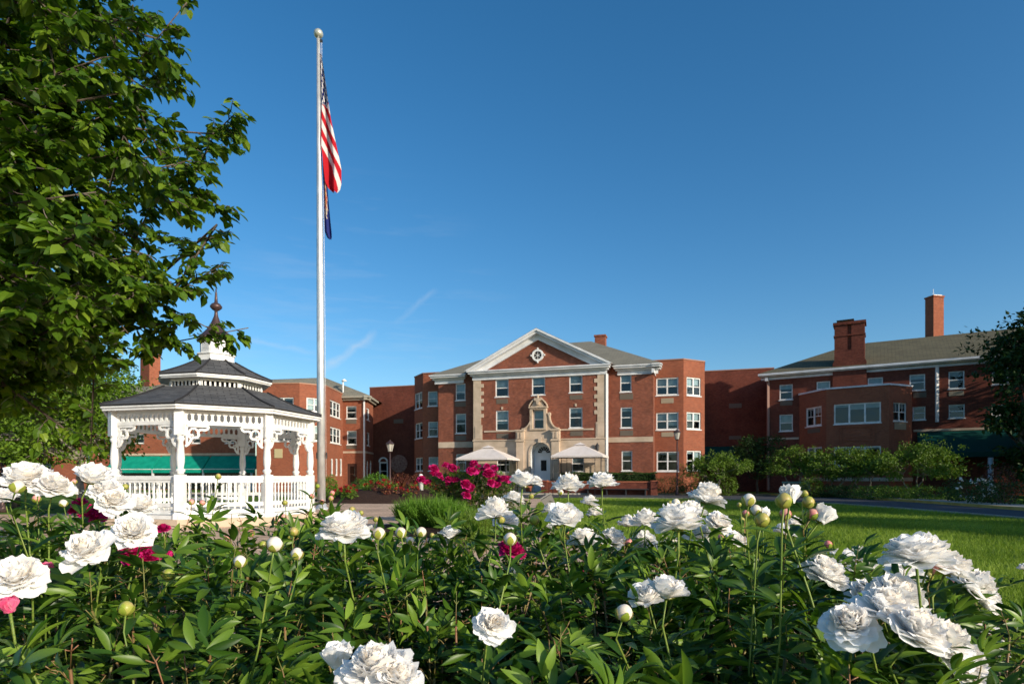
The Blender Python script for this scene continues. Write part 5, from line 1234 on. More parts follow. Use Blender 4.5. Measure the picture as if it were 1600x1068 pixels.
for (tp, z0_) in boughs:
    tip = at(*tp); 
    if tp[0] == 388: st0 = at(205, 448, 6.8)
    st = np.array([tx, ty, max(1.7, z0_ + .2)]); 
    path = limb(st, tip, 9, .75, .05)
    bm.tube(path, [.032 * (1 - i / 9.6) + .004 for i in range(10)], 5)
    P = np.array(path); L_ = np.linalg.norm(tip - st); single = tp[0] in (388, 366)
    ntw = int(40 * L_ / 3)
    for k in range(ntw):
        t_ = .12 + .88 * (k + NP.uniform()) / ntw; 
        if single and t_ < .62: continue
        i = min(8, int(t_ * 9)); p = P[i] + (P[i + 1] - P[i]) * (t_ * 9 - i); ax = P[i + 1] - P[i]; ax /= np.linalg.norm(ax)
        r_ = unit(1)[0]; d = ax * .75 + r_ * .75; d[2] *= .6; d /= np.linalg.norm(d); wl_ = NP.uniform(.35, .8) * (1.0 - .62 * t_)
        if single: wl_ *= .75
        tw = limb(p, p + d * wl_ + np.array([0, 0, -.12 * wl_]), 4, .5); bm.tube(tw, [.008, .006, .005, .004, .003], 4)
        nl = int(9 + 24 * wl_); T_ = np.array(tw)
        for j in range(nl):
            u = (j + .5) / nl; q_ = min(3, int(u * 4)); pp = T_[q_] + (T_[q_ + 1] - T_[q_]) * (u * 4 - q_)
            side = np.cross(d, [0, 0, 1]) * (1 if j % 2 else -1); ld = side * .8 + d * .5 + unit(1)[0] * .45 - np.array([0, 0, .55]); ld /= np.linalg.norm(ld)
            LP_.append(pp + ld * .03 + unit(1)[0] * .02); LD_.append(ld)
bm.build('branches', M['bark'], lt)
LP_ = np.array(LP_); LD_ = np.array(LD_); n = len(LP_); nrm = unit(n) * .55; nrm[:, 2] += .8; nrm += np.array(S) * .15
V, Q, Tn = stamp(LEAFH[0], LEAFH[1], LP_, frames(LD_, nrm), NP.uniform(.07, .128, n), np.clip(NP.beta(2, 2, n), 0, 1)); npmesh('crown', V, Q, M['leaf_linden'], lt, Tn, smooth=False)

# mid-distance tree behind the gazebo on the left
cl = [(-3.2, 0, 3.6, 1.7, 1.4, 1.0), (-1.6, -.5, 4.2, 1.5, 1.3, .95), (.3, -.3, 4.6, 1.4, 1.3, 1.0), (1.2, .2, 3.6, 1.2, 1.2, .9), (-.6, -.8, 3.1, 1.5, 1.2, .8), (-2.6, -.6, 2.6, 1.5, 1.2, .7), (.8, 0, 2.6, .9, 1, .7), (-.9, -.6, 2.2, 1.0, 1, .6), (-3.8, .5, 4.6, 1.8, 1.5, 1.2), (-1.4, .5, 5.4, 1.6, 1.5, 1.0), (.0, .6, 2.9, 1.2, 1, .8), (-4.8, -.4, 3.2, 1.4, 1, .9)]
tree('maple_tree', 'bright green small leaved maple standing between the near tree and the white gazebo', (*PT(127, 21), 0), 1.9, cl, 26000, .125, M['leaf_maple'], M['bark_grey'], .16, noise=.4, inner=.5)
tree('dark_tree', 'low dark green tree filling the left edge under the near tree boughs', (*PT(22, 25), 0), 1.6, rclumps(10, 0, 0, 3.6, 3.0, 1.6, 1.9, 1.0, 1.5), 12000, .17, M['leaf_box'], M['bark'], .18)
tree('dark_tree', 'dark green tree at the far left edge behind the bright maple', (*PT(20, 30), 0), 3, rclumps(9, 0, 0, 6.0, 4.2, 3, 2.4, 1.8, 2.6), 9000, .22, M['leaf_box'], M['bark'], .25)
tree('dark_tree', 'dark green tree behind the bright maple and the brick chimney', (*PT(-60, 42), 0), 4, rclumps(9, 0, 0, 7.5, 6, 4, 3, 2.2, 3.2), 8000, .28, M['leaf_box'], M['bark'], .3)

# shaded tree at right edge plus the row of shade trees continuing beside the road, out of frame
cl = rclumps(28, 3.4, 0, 6.9, 4.0, 3.4, 5.6, 1.3, 2.1) + [(-.9, -.2, 5.4, 1.2, 1, .8), (-1.4, 0, 4.6, 1.1, .9, .6), (-.3, .3, 8.2, 1.2, 1, .8), (-.5, .2, 7.0, 1.2, 1, .8), (1.0, 0, 10.3, 1.5, 1.2, .9), (1.9, 0, 11.4, 1.4, 1.2, .8), (.1, 0, 9.2, 1.3, 1.2, .9), (.5, 0, 2.8, 1.6, 1.3, 1.0), (.2, 0, 1.6, 1.5, 1.3, .8)]
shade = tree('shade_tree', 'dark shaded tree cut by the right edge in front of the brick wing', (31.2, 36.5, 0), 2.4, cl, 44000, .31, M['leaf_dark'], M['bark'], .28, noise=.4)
def dup(root, loc, rotz, scale, label):
    r = root.copy(); link(r); r.location = loc; r.rotation_euler = (0, 0, rotz); r.scale = (scale,) * 3; r['label'] = label
    for ch_ in list(root.children): c = ch_.copy(); link(c); c.parent = r
    return r
SH = [((34.5, 21.5, 0), 1.0, .62, 'tall shade tree beyond the right edge, next to the dark tree'), ((42, 30, 0), 2.2, .90, 'shade tree beyond the right edge, farthest beside the brick wing'), ((29.5, 12, 0), 3.1, .83, 'shade tree beyond the right edge, second along the road'), ((27.5, 4.0, 0), 4.4, .72, 'shade tree beyond the right edge, third along the road'), ((30, -5, 0), 5.3, .74, 'shade tree beyond the right edge, behind the camera'), ((36, 6, 0), .3, 1.1, 'shade tree beyond the right edge, in the second row'), ((49, 21, 0), .9, .9, 'largest shade tree beyond the right edge')]
for l_, r_, s_, lb in SH: dup(shade, l_, r_, s_, lb)

# small maples in front of the right wing
def small_maple(px, Y, w_, h_, seed, label, n=4200, m=None):
    x, _ = PT(px, Y); rx = w_ / 2; cl = []
    for k in range(11):
        u = -1 + 2 * (k + .5) / 11; cl.append((u * rx * .85, NP.uniform(-.5, .5) * rx * .6, h_ * (.60 + .25 * (1 - u * u) + NP.uniform(-.14, .06)), rx * .30, rx * .35, h_ * .13))
    for k in range(7): cl.append((NP.uniform(-.6, .6) * rx, NP.uniform(-.6, .2) * rx, h_ * NP.uniform(.42, .68), rx * .3, rx * .3, h_ * .12))
    return tree('small_maple', label, (x, Y, 0), h_ * .38, cl, n, .15, m or M['leaf_shrub'], M['bark_grey'], .05, 'small maples before the brick walls', 3, noise=.45, inner=.2, droop=.3)
small_maple(1118, 42.5, 4.8, 3.15, 1, 'small spreading maple between the lantern lamp and the dark doorway')
small_maple(1243, 42.0, 3.9, 3.5, 2, 'small maple behind the green garden bench')
small_maple(1310, 40.0, 4.2, 3.2, 3, 'small maple standing under the triple window of the bay')
small_maple(1352, 39.0, 3.0, 3.3, 4, 'narrow small maple between the two maples before the bay', 3600)
small_maple(1428, 37.0, 5.6, 3.55, 5, 'widest small maple, beside the dark green awning', 6000)
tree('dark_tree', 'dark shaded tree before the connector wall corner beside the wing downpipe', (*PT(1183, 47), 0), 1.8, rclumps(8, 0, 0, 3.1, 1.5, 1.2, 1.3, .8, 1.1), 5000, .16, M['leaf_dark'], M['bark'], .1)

# shrubs: (px, Y, rx, rz, n, size, mat, label)
def shr(px, Y, rx, rz, n, size, m, label, name='shrub', cat='shrub', group=None, ry=None):
    return shrub(name, label, cat, PT(px, Y), (rx, ry or rx * .85, rz), n, size, m, group)
shr(587, 43, 1.15, .80, 3000, .10, M['leaf_lime'], 'rounded light green shrub beside the lantern lamp and the brick pavilion', ry=1.0)
shr(566, 47, .9, .62, 1400, .12, M['leaf_box'], 'dark clipped shrub against the brick pavilion door')
shr(510, 32, .62, .70, 2600, .08, M['leaf_lime'], 'round bright green shrub behind the flagpole')
shr(625, 47, 1.1, .85, 1500, .12, M['leaf_red'], 'dark red barberry before the round wall panel')
shr(650, 46, 1.2, .8, 1500, .12, M['leaf_red'], 'dark red barberry nearest the building bay windows')
shr(690, 44.5, 1.3, .8, 1800, .12, M['leaf_box'], 'dark green shrub on the terrace behind the magenta peonies')
shr(724, 44, 1.1, .85, 1800, .12, M['leaf_box'], 'dark green shrub under the pale canvas canopy')
for px, Y, rx, rz, mk, lb in ((1082, 44.5, 1.5, .85, 'leaf_box', 'dark shrub behind the lantern lamp base'), (1100, 43, .9, .78, 'leaf_shrub', 'bright green shrub left of the forked maple trunk'), (1136, 42.6, .72, .82, 'leaf_shrub', 'bright green shrub right of the forked maple trunk'),
    (1040, 46, 1.6, .7, 'leaf_box', 'dark clipped shrub between the planter wall and the lantern lamp'), (1268, 39, .75, .66, 'leaf_shrub', 'round green shrub at the end of the green garden bench'), (1330, 37.5, 1.5, .42, 'leaf_box', 'low shrub before the triple bay windows'),
    (1372, 35, 1.4, .42, 'leaf_shrub', 'low green shrub under the maples by the road'), (1405, 33.5, 1.3, .42, 'leaf_shrub', 'low green shrub under the widest small maple'), (1450, 32, 1.4, .42, 'leaf_shrub', 'low green shrub between the widest maple and the white flowers'), (1520, 29, 1.3, .65, 'leaf_box', 'low dark shrub with white flowers beside the road'), (1570, 26.5, 1.5, .6, 'leaf_dark', 'dark low shrub under the dark shaded tree'), (1300, 38.5, 1.0, .4, 'leaf_dark', 'dark low shrub beside the round green shrub'), (1560, 31, .9, 1.0, 'leaf_red', 'dark red leaved shrub under the awning column')):
    shr(px, Y, rx, rz, 1700, .10, M[mk], lb)
# white flowers on that shrub
cx_, cy_ = PT(1522, 28.9)
t = thing('white_flowers', 'cluster of small white flowers on the low dark shrub by the awning column', 'flowers', (cx_, cy_, 0))
m_ = MB()
for k in range(36):
    P_, D = ellip_points(1, (cx_, cy_, .75), (.9, .6, .55), .9, .1); p = P_[0]; m_.tube([(p[0], p[1], .2), tuple(p)], .006, 3)
    Pf, Df = ellip_points(7, tuple(p), (.03, .03, .03), .5, 0); leaves('flower', Pf, Df, .08, M['petal_white'], t, T=LEAFH)
m_.build('stems', M['stem'], t)

# ------------------------------------------------------------------ planting beds
def bed(name, cx, cy, rx, ry, h, rot=0):
    m_ = MB(); nr, ns = 7, 40; vs = []; 
    for i in range(nr + 1):
        r_ = i / nr
        for k in range(ns):
            a = 2 * pi * k / ns; w_ = 1 + .06 * sin(3 * a + cx) + .04 * sin(5 * a); x, y = rx * r_ * w_ * cos(a), ry * r_ * w_ * sin(a)
            vs.append((cx + x * cos(rot) - y * sin(rot), cy + x * sin(rot) + y * cos(rot), .012 + h * (1 - r_ ** 2.2) + (.02 * sin(x * 5) * cos(y * 6) if i < nr else 0)))
    fs = [(i * ns + k, i * ns + (k + 1) % ns, (i + 1) * ns + (k + 1) % ns, (i + 1) * ns + k) for i in range(nr) for k in range(ns)]
    m_.add(vs, fs, smooth=True); return tag(m_.build(name, M['mulch']), kind='structure')
bed('flower_bed', *PT(612, 33.5), 4.3, 4.2, .72)
bed('flower_bed', -1.35, 15.2, 1.9, 2.9, .10, .15)
bed('flower_bed', -.9, 2.0, 3.4, 2.3, .03)  # dark sheet added under the front peonies so leaf gaps go black like shade
def bed_h(x, y): 
    cx, cy = PT(612, 33.5); r_ = sqrt(((x - cx) / 4.3) ** 2 + ((y - cy) / 4.2) ** 2); return .012 + .72 * max(0, 1 - r_ ** 2.2)
# red flowering plants
cx, cy = PT(612, 33.5)
gp = None
for k in range(34):
    a = R.uniform(0, 2 * pi); r_ = sqrt(R.uniform(.02, .85)); x, y = cx + 4.0 * r_ * cos(a), cy - .6 + 3.4 * r_ * sin(a); z = bed_h(x, y)
    if y > cy + 2.5: continue
    t = thing('red_flower_plant', 'low red flowering plant in the dark mulch bed beyond the path', 'flowering plant', (x, y, z), 'red bedding plants in the mulch bed')
    h_ = R.uniform(.22, .42)
    P_, D = ellip_points(90, (x, y, z + h_ * .5), (.26, .26, h_ * .5), .3, .2); leaves('foliage', P_, D, .11, M['leaf_red'] if k % 4 == 0 else M['leaf_shrub'], t)
    for j in range(R.randint(1, 3)):
        fx_, fy_, fz_ = x + R.uniform(-.2, .2), y + R.uniform(-.2, .2), z + h_ + R.uniform(-.02, .08)
        P_, D = ellip_points(16, (fx_, fy_, fz_), (.05, .05, .04), .3, .1); leaves('flower', P_, D, .075, M['petal_red'], t, T=LEAFH)
# cordyline-like spiky red plants
def spiky(px, Y, label, n=46, h_=.75, m=None, group='red spiky leaved plants'):
    x, _ = PT(px, Y); z = bed_h(x, Y); t = thing('cordyline', label, 'plant', (x, Y, z), group)
    a = NP.uniform(0, 2 * pi, n); el = NP.uniform(.5, 1.35, n); d = np.stack([np.cos(a) * np.cos(el), np.sin(a) * np.cos(el), np.sin(el)], 1)
    nz_ = np.zeros((n, 3)); nz_[:, 2] = 1; TV = np.array([[0, .03, 0], [0, -.03, 0], [.5, -.05, .03], [.5, .05, .03], [1, -.005, -.12], [1, .005, -.12]]); TQ = np.array([[0, 1, 2, 3], [3, 2, 4, 5]])
    V, Q, Tn = stamp(TV, TQ, np.tile([x, Y, z], (n, 1)) + NP.normal(size=(n, 3)) * .04, frames(d, nz_ + d * .1), NP.uniform(.6, 1.1, n) * h_, NP.uniform(0, 1, n)); npmesh('leaves', V, Q, m or M['leaf_red'], t, Tn)
for k, px in enumerate((603, 612, 621, 630, 640, 650, 664, 676)): spiky(px, 35.5 + (k % 3) * .8, 'spiky red and tan leaved plant growing at the back of the red flower bed')

# ------------------------------------------------------------------ peonies
def petal_t(nl=5, nw=4, L_=1.0, Wd=.9, cup=.38, ruf=.08, curl=.16, seed=0):
    rs_ = np.random.RandomState(seed); V = []; ph = rs_.uniform(0, 6, 4)
    for i in range(nl + 1):
        t = i / nl
        for j in range(nw + 1):
            s_ = -1 + 2 * j / nw; wdt = Wd * .5 * (.28 + .95 * sin(min(1, t * 1.08) * pi * .60) ** 1.1) * (1 - .22 * max(0, t - .8) / .2)
            x = t * L_ * (1 - .10 * s_ * s_ * t); y = s_ * wdt; z = cup * (s_ * s_) * wdt * 1.1 * (1 - .3 * t) + cup * (t ** 1.6) * .45 * L_ - curl * max(0, t - .7) * 1.2
            z += ruf * t * t * (sin(s_ * 3.2 + ph[0]) + .5 * sin(s_ * 5.5 + ph[1])); x += ruf * .8 * t ** 3 * (sin(s_ * 4 + ph[2]) + .7 * sin(s_ * 7 + ph[3]))
            V.append((x, y, z))
    Q = [(i * (nw + 1) + j, (i + 1) * (nw + 1) + j, (i + 1) * (nw + 1) + j + 1, i * (nw + 1) + j + 1) for i in range(nl) for j in range(nw)]
    return np.array(V), np.array(Q)
PET = [petal_t(seed=s, nl=5, nw=6, Wd=.78 + .06 * (s % 4)) for s in range(8)]
PETN = [petal_t(nl=4, nw=2, Wd=.42, cup=.5, ruf=.10, seed=s + 10) for s in range(4)]
def bloom_mesh(kind, seed):
    """unit radius bloom, axis +Z, base at origin. returns V,Q,T"""
    rs_ = np.random.RandomState(seed); out = []; off = 0
    def ring(n, tilt, L_, T, r0=.06, z0=.05, tj=.12, sc=1.0, tint=.6):
        nonlocal off
        for k in range(n):
            a = 2 * pi * (k + rs_.uniform(-.3, .3)) / n + seed; ti = tilt + rs_.normal() * tj
            TV, TQ = T[rs_.randint(len(T))]
            rad = np.array([cos(a), sin(a), 0]); x = rad * sin(ti) + np.array([0, 0, cos(ti)]); zax = -rad * cos(ti) + np.array([0, 0, sin(ti)])
            y = np.cross(zax, x); M3 = np.stack([x, y, zax], 1); s_ = L_ * rs_.uniform(.85, 1.12)
            V = (TV * s_) @ M3.T + rad * r0 + np.array([0, 0, z0]) + rs_.normal(size=3) * .015
            out.append((V, TQ + off, np.full(len(V), np.clip(tint + rs_.normal() * .25, 0, 1)))); off += len(V)
    if kind == 'full':
        ring(9, 1.62, .98, PET, .04, .10, .10, tint=.85); ring(9, 1.28, .92, PET, .05, .12, .12, tint=.8)
        ring(12, 1.08, .84, PET, .10, .16, .15, tint=.75); ring(16, .86, .82, PET, .10, .16, .16, tint=.65); ring(18, .62, .84, PET + PETN, .10, .14, .18, tint=.55)
        ring(16, .38, .84, PET + PETN, .10, .12, .18, tint=.45); ring(10, .14, .82, PET + PETN, .05, .10, .15, tint=.35)
    elif kind == 'bomb':
        ring(8, 1.55, 1.0, PET, .04, .08, .12, tint=.85); ring(8, 1.3, .92, PET, .04, .1, .12, tint=.8)
        ring(26, 1.0, .72, PETN + PET[:2], .12, .2, .18, tint=.6); ring(26, .7, .78, PETN + PET[:2], .12, .2, .2, tint=.55); ring(24, .42, .82, PETN, .12, .2, .2, tint=.45); ring(16, .15, .84, PETN, .06, .2, .2, tint=.35)
    elif kind == 'cup':
        ring(7, 1.25, .95, PET, .04, .05, .15, tint=.8); ring(8, .75, .9, PET, .16, .05, .12, tint=.7); ring(9, .42, .86, PET, .2, .05, .08, tint=.6); ring(8, .16, .8, PET, .16, .05, .08, tint=.5); ring(6, -.1, .74, PET, .12, .05, .08, tint=.4)
    elif kind == 'globe':
        ring(7, .34, 1.05, PET, .30, .02, .07, tint=.75); ring(7, .14, 1.05, PET, .34, .05, .06, tint=.65); ring(7, -.08, 1.0, PET, .30, .06, .06, tint=.55); ring(6, -.25, .95, PET, .2, .1, .06, tint=.45)
    return np.concatenate([o[0] for o in out]), np.concatenate([o[1] for o in out]), np.concatenate([o[2] for o in out])
BL = {}
def rotz_to(d):
    d = np.array(d, float); d /= np.linalg.norm(d); a = np.array([.3, .9, .1]); x = np.cross(a, d); x /= np.linalg.norm(x); y = np.cross(d, x); return np.stack([x, y, d], 1)
BLMESH = {}
def flower(kind, m, bush, pos, rad, axis, base, stem_m=None, name='flower', seed=0):
    key = (kind, seed % 5, m.name)
    if key not in BLMESH:
        V, Q, Tn = bloom_mesh(kind, 3 + seed % 5); me = npmesh('petals_tmp', V, Q, m, None, Tn); BLMESH[key] = me.data; bpy.data.objects.remove(me)
    o = bpy.data.objects.new(name, BLMESH[key]); link(o); og = ORG[bush.name]; o.parent = bush
    from mathutils import Matrix
    M3 = rotz_to(axis); spin = R.uniform(0, 6.28); c, s_ = cos(spin), sin(spin); M3 = M3 @ np.array([[c, -s_, 0], [s_, c, 0], [0, 0, 1]])
    ax = M3[:, 2]; p0 = np.array(pos) - ax * rad * .35; M4 = np.eye(4); M3s = M3 * rad * np.array([R.uniform(.95, 1.12), R.uniform(.95, 1.12), R.uniform(.9, 1.15)]); M4[:3, :3] = M3s; M4[:3, 3] = p0 - og
    o.matrix_basis = Matrix(M4.tolist()); ORG[o.name] = og
    # stem and calyx as parts of the flower (same frame as the flower)
    Minv = np.linalg.inv(np.block([[M3s, p0[:, None]], [np.zeros((1, 3)), np.ones((1, 1))]]))
    def loc(pts): P = np.c_[np.array(pts), np.ones(len(pts))]; return (P @ Minv.T)[:, :3]
    def child(mb, nm_, mm):
        mb.v = [tuple(p) for p in loc(mb.v)]; c_ = mb.build(nm_, mm); c_.parent = o
    b = np.array(base, float); e = p0 + ax * rad * .03; h_ = np.linalg.norm(e - b)
    mid1 = b + (e - b) * .4 + np.array([0, 0, .06 * h_]) + NP.normal(size=3) * .012; mid2 = e - ax * min(.07, h_ * .3) * 1.0
    sm = MB(); sm.tube([b, mid1, mid1 * .5 + mid2 * .5 + NP.normal(size=3) * .006, mid2, e], [.0034, .0032, .0030, .0028, .0034], 6); child(sm, 'stem', stem_m or M['stem'])
    cm = MB(); ca = []
    for k in range(5):
        a = 2 * pi * k / 5; x = M3 @ np.array([cos(a), sin(a), 0]); y = M3 @ np.array([-sin(a), cos(a), 0]); r_ = rad * .32
        n0 = len(cm.v); cm.add([p0 - ax * rad * .02, p0 + x * r_ * .6 + y * r_ * .45 - ax * rad * .0, p0 + x * r_ * 1.3 + ax * rad * .12, p0 + x * r_ * .6 - y * r_ * .45], [(0, 1, 2, 3)])
    child(cm, 'calyx', M['sepal'])
    nlv = 3 + int(h_ * 14); lp, ld = [], []
    path = [b, mid1, mid1 * .5 + mid2 * .5, mid2]
    for j in range(nlv):
        t = (j + .5) / nlv; q_ = min(2, int(t * 3)); p_ = path[q_] + (path[q_ + 1] - path[q_]) * (t * 3 - q_); a = j * 2.4 + R.uniform(0, .8)
        for da, ls in ((0, 1), (.6, .8), (-.6, .8)):
            if j == nlv - 1 and da: continue
            lp.append(p_); ld.append([cos(a + da), sin(a + da), .45 + R.uniform(-.2, .3)])
    lp, ld = np.array(lp), np.array(ld); k_ = len(lp); nn = unit(k_) * .3; nn[:, 2] += 1
    V, Q, Tn = stamp(LFT[0], LFT[1], lp + ld * .012, frames(ld, nn), NP.uniform(.06, .105, k_), np.clip(NP.normal(.55, .2, k_), 0, 1))
    lo = npmesh('leaves', loc(V), Q, M['leaf_peony'], None, Tn); lo.parent = o
    return o
def bud(bush, pos, rad, tone, base, axis=(0, 0, 1)):
    ax = np.array(axis, float); ax /= np.linalg.norm(ax); M3 = rotz_to(ax); pos = np.array(pos, float)
    mm = {'w': 'bud_white', 'g': 'bud_green', 'p': 'bud_pink'}[tone]
    prof = [(.0, -1), (.5, -.88), (.86, -.5), (1.0, 0), (.93, .42), (.66, .8), (.30, 1.02), (.0, 1.08)]
    mb = MB(); seg = 12; vs = []
    for r_, z in prof:
        for k in range(seg): a = 2 * pi * k / seg; rr_ = r_ * (1 + .05 * sin(a * 4)); vs.append(pos + M3 @ (np.array([rr_ * cos(a), rr_ * sin(a), z]) * rad))
    fs = [(i * seg + k, i * seg + (k + 1) % seg, (i + 1) * seg + (k + 1) % seg, (i + 1) * seg + k) for i in range(len(prof) - 1) for k in range(seg)]
    mb.add(vs, fs, smooth=True); o = mb.build('bud', M[mm], bush)
    cm = MB()
    for q_ in range(4):
        a0_ = 2 * pi * q_ / 4 + .4; rows = []
        for i, (th_, wd) in enumerate(((-1.45, .25), (-.95, .50), (-.45, .55), (-.05, .36), (.30, .06))):
            for s_ in (-1, 0, 1):
                a = a0_ + s_ * wd * 1.05; rr_ = 1.05 + .03 * i; rows.append(pos + M3 @ (np.array([cos(th_) * cos(a), cos(th_) * sin(a), sin(th_)]) * rad * rr_))
        cm.add(rows, [(i * 3 + j, i * 3 + j + 1, (i + 1) * 3 + j + 1, (i + 1) * 3 + j) for i in range(4) for j in range(2)], smooth=True)
    cm.build('sepals', M['sepal'], o)
    sm = MB(); b = np.array(base, float); e = pos - ax * rad * .9; h_ = np.linalg.norm(e - b)
    mid = b + (e - b) * .5 + NP.normal(size=3) * .025 + np.array([0, 0, .04 * h_])
    lp, ld = [], []; path = [b, mid, e - ax * .04]; nlv = 2 + int(h_ * 13)
    for j in range(nlv):
        t = (j + .5) / nlv; q_ = min(1, int(t * 2)); p_ = path[q_] + (path[q_ + 1] - path[q_]) * (t * 2 - q_); a = j * 2.4 + R.uniform(0, .8)
        for da in (0, .6, -.6):
            if j == nlv - 1 and da: continue
            lp.append(p_); ld.append([cos(a + da), sin(a + da), .5 + R.uniform(-.2, .3)])
    lp, ld = np.array(lp), np.array(ld); k_ = len(lp); nn = unit(k_) * .3; nn[:, 2] += 1
    V, Q, Tn = stamp(LFT[0], LFT[1], lp + ld * .01, frames(ld, nn), NP.uniform(.05, .10, k_), np.clip(NP.normal(.55, .22, k_), 0, 1)); npmesh('leaves', V, Q, M['leaf_peony'], o, Tn)
    sm.tube([b, mid, e - ax * .04, e], [.003, .0026, .0022, .0026], 5); sm.build('stem', M['stem'] if tone != 'p' else M['stem_red'], o)
    return o

# leaflet template: lance shaped, folded along the midrib, arching
def leaflet_t():
    V = []; n = 6
    for i in range(n + 1):
        t = i / n; wd = .132 * sin(pi * min(1, (t * .93 + .05))) ** .85 if i < n else .004; zz = -.16 * t * t + .03 * sin(pi * t)
        V += [(t, wd, zz + wd * .38), (t, 0, zz), (t, -wd, zz + wd * .38)]
    Q = []
    for i in range(n):
        a, b = i * 3, (i + 1) * 3; Q += [(a, a + 1, b + 1, b), (a + 1, a + 2, b + 2, b + 1)]
    return np.array(V), np.array([[q_[3], q_[2], q_[1], q_[0]] for q_ in Q])
LFT = leaflet_t()
def peony_foliage(seed, n_stem=25, rad=.52, h_=.9, big=1.0):
    rs_ = np.random.RandomState(seed); pos, dr, nr, sz, tn = [], [], [], [], []; stems = []
    def compound(p, d, size, tb):
        d = d / np.linalg.norm(d); up = np.array([0, 0, 1.0]); side = np.cross(d, up); side /= np.linalg.norm(side) + 1e-6; nrm = np.cross(side, d)
        roll = rs_.normal() * .3; side, nrm = side * cos(roll) + nrm * sin(roll), nrm * cos(roll) - side * sin(roll)
        pet = size * rs_.uniform(.8, 1.2); stems.append([p, p + d * pet * .6 + up * .01, p + d * pet])
        for ang, f0, m3 in ((0, 1.0, 3), (.85, .72, 3), (-.85, .72, 3)):
            dd = d * cos(ang) + side * sin(ang); q_ = p + d * pet * f0 + dd * size * .22; stems.append([p + d * pet * f0, q_])
            dd = dd - up * .15
            for a2, ls in ((0, 1.0), (.55, .85), (-.55, .85)):
                d3 = dd * cos(a2) + np.cross(nrm, dd) * sin(a2); pos.append(q_); dr.append(d3 + rs_.normal(size=3) * .13 - up * .08); nr.append(nrm + rs_.normal(size=3) * .28 + up * .15); sz.append(size * ls * rs_.uniform(.85, 1.2)); tn.append(tb + rs_.normal() * .2)
    for k in range(n_stem):
        a = 2.39996 * k; r_ = rad * .55 * sqrt((k + .5) / n_stem); base = np.array([r_ * .5 * cos(a), r_ * .5 * sin(a), 0]); top = np.array([rad * .78 * sqrt((k + .5) / n_stem) * cos(a), rad * .78 * sqrt((k + .5) / n_stem) * sin(a), h_ * rs_.uniform(.78, 1.02)])
        stems.append([base, base * .5 + top * .5 + rs_.normal(size=3) * .02, top]); nl = 9
        for j in range(nl):
            t = .30 + .70 * (j + .5) / nl; p = base + (top - base) * t; aa = a + 2.4 * j + rs_.normal() * .4; el = .15 + .75 * t * t
            d = np.array([cos(aa) * cos(el), sin(aa) * cos(el), sin(el)]); compound(p, d, .094 * big * (1.25 - .5 * t), .30 + .32 * t)
        compound(top, np.array([rs_.normal() * .3, rs_.normal() * .3, 1]), .078 * big, .66)
    pos, dr, nr = np.array(pos), np.array(dr), np.array(nr); V, Q, Tn = stamp(LFT[0], LFT[1], pos, frames(dr, nr), np.array(sz), np.clip(np.array(tn), 0, 1))
    sm = MB()
    for s_ in stems: sm.tube(s_, .0035 if len(s_) == 3 and np.linalg.norm(s_[0] - s_[2]) > .3 else .0014, 4)
    return (V, Q, Tn), sm
FOL = []
for s_ in range(5):
    (V, Q, Tn), sm = peony_foliage(20 + s_); a = npmesh('foliage_tmp', V, Q, M['leaf_peony'], None, Tn, smooth=True); b = sm.build('stems_tmp', M['stem_red']); FOL.append((a.data, b.data)); bpy.data.objects.remove(a); bpy.data.objects.remove(b)
BUSH = []
def bush(x, y, h_, label, var, wscale=1.0, rot=None, group='white peony bushes in the front bed', name='peony_bush'):
    t = thing(name, label, 'peony bush', (x, y, 0), group); me1, me2 = FOL[var % 5]
    for nm_, me in (('foliage', me1), ('stems', me2)):
        o = bpy.data.objects.new(nm_, me); link(o); o.parent = t; o.rotation_euler = (0, 0, rot if rot is not None else R.uniform(0, 6.28)); o.scale = (wscale, wscale, h_ / .9); ORG[o.name] = ORG[t.name]
    BUSH.append((t, x, y, h_)); return t
BL_ = [ # x, y, h, label
 (-.78, 1.35, .84, 'peony bush nearest the lower left corner, with a pink bud beside a white bloom'),
 (-.15, 1.22, .80, 'peony bush carrying the largest white bloom cut by the bottom edge'),
 (.48, 1.30, .82, 'peony bush with a half open white bloom and a closed white bud above dark leaves'),
 (1.00, 1.40, .82, 'peony bush bearing the big drooping white blooms in the lower right corner'),
 (-1.50, 2.05, .84, 'peony bush with white and magenta blooms below the gazebo left post'),
 (-.85, 2.05, .94, 'peony bush with upright green and white buds in front of the gazebo railing'),
 (-.25, 2.00, .88, 'peony bush with the wide white bloom below the flagpole'),
 (.35, 2.05, .88, 'peony bush with a ruffled white bloom hanging low and one magenta bloom'),
 (.95, 2.10, .88, 'peony bush with tall yellow green bud stems before the lawn'),
 (1.45, 1.95, .78, 'peony bush leaning over the lawn edge with a long row of white blooms'),
 (-2.35, 2.75, .92, 'peony bush at the left edge with broad white blooms against the brick wing'),
 (-1.75, 2.85, .87, 'peony bush with white blooms in front of the gazebo corner railing'),
 (-1.10, 2.80, .98, 'peony bush with small pink buds before the gazebo steps'),
 (-.50, 2.80, .92, 'peony bush with round cream buds against the tan path'),
 (.10, 2.75, .90, 'peony bush with a group of white blooms below the entrance door'),
 (.62, 2.80, .90, 'peony bush with paired white blooms above the mown grass'),
 (1.12, 2.70, .86, 'peony bush with wide white blooms beside the road lamp'),
 (-3.1, 3.3, .94, 'peony bush at the left edge behind the broad white blooms'),
 (-2.4, 3.5, .90, 'peony bush with magenta blooms behind the white ones near the maple trunk'),
 (.35, 1.0, .70, 'low leafy peony clump cut by the bottom edge right of the largest bloom'),
 (-.55, 1.0, .70, 'low leafy peony clump cut by the bottom edge left of the largest bloom'),
 (.95, .95, .66, 'low leafy peony clump in the lower right corner'),
]
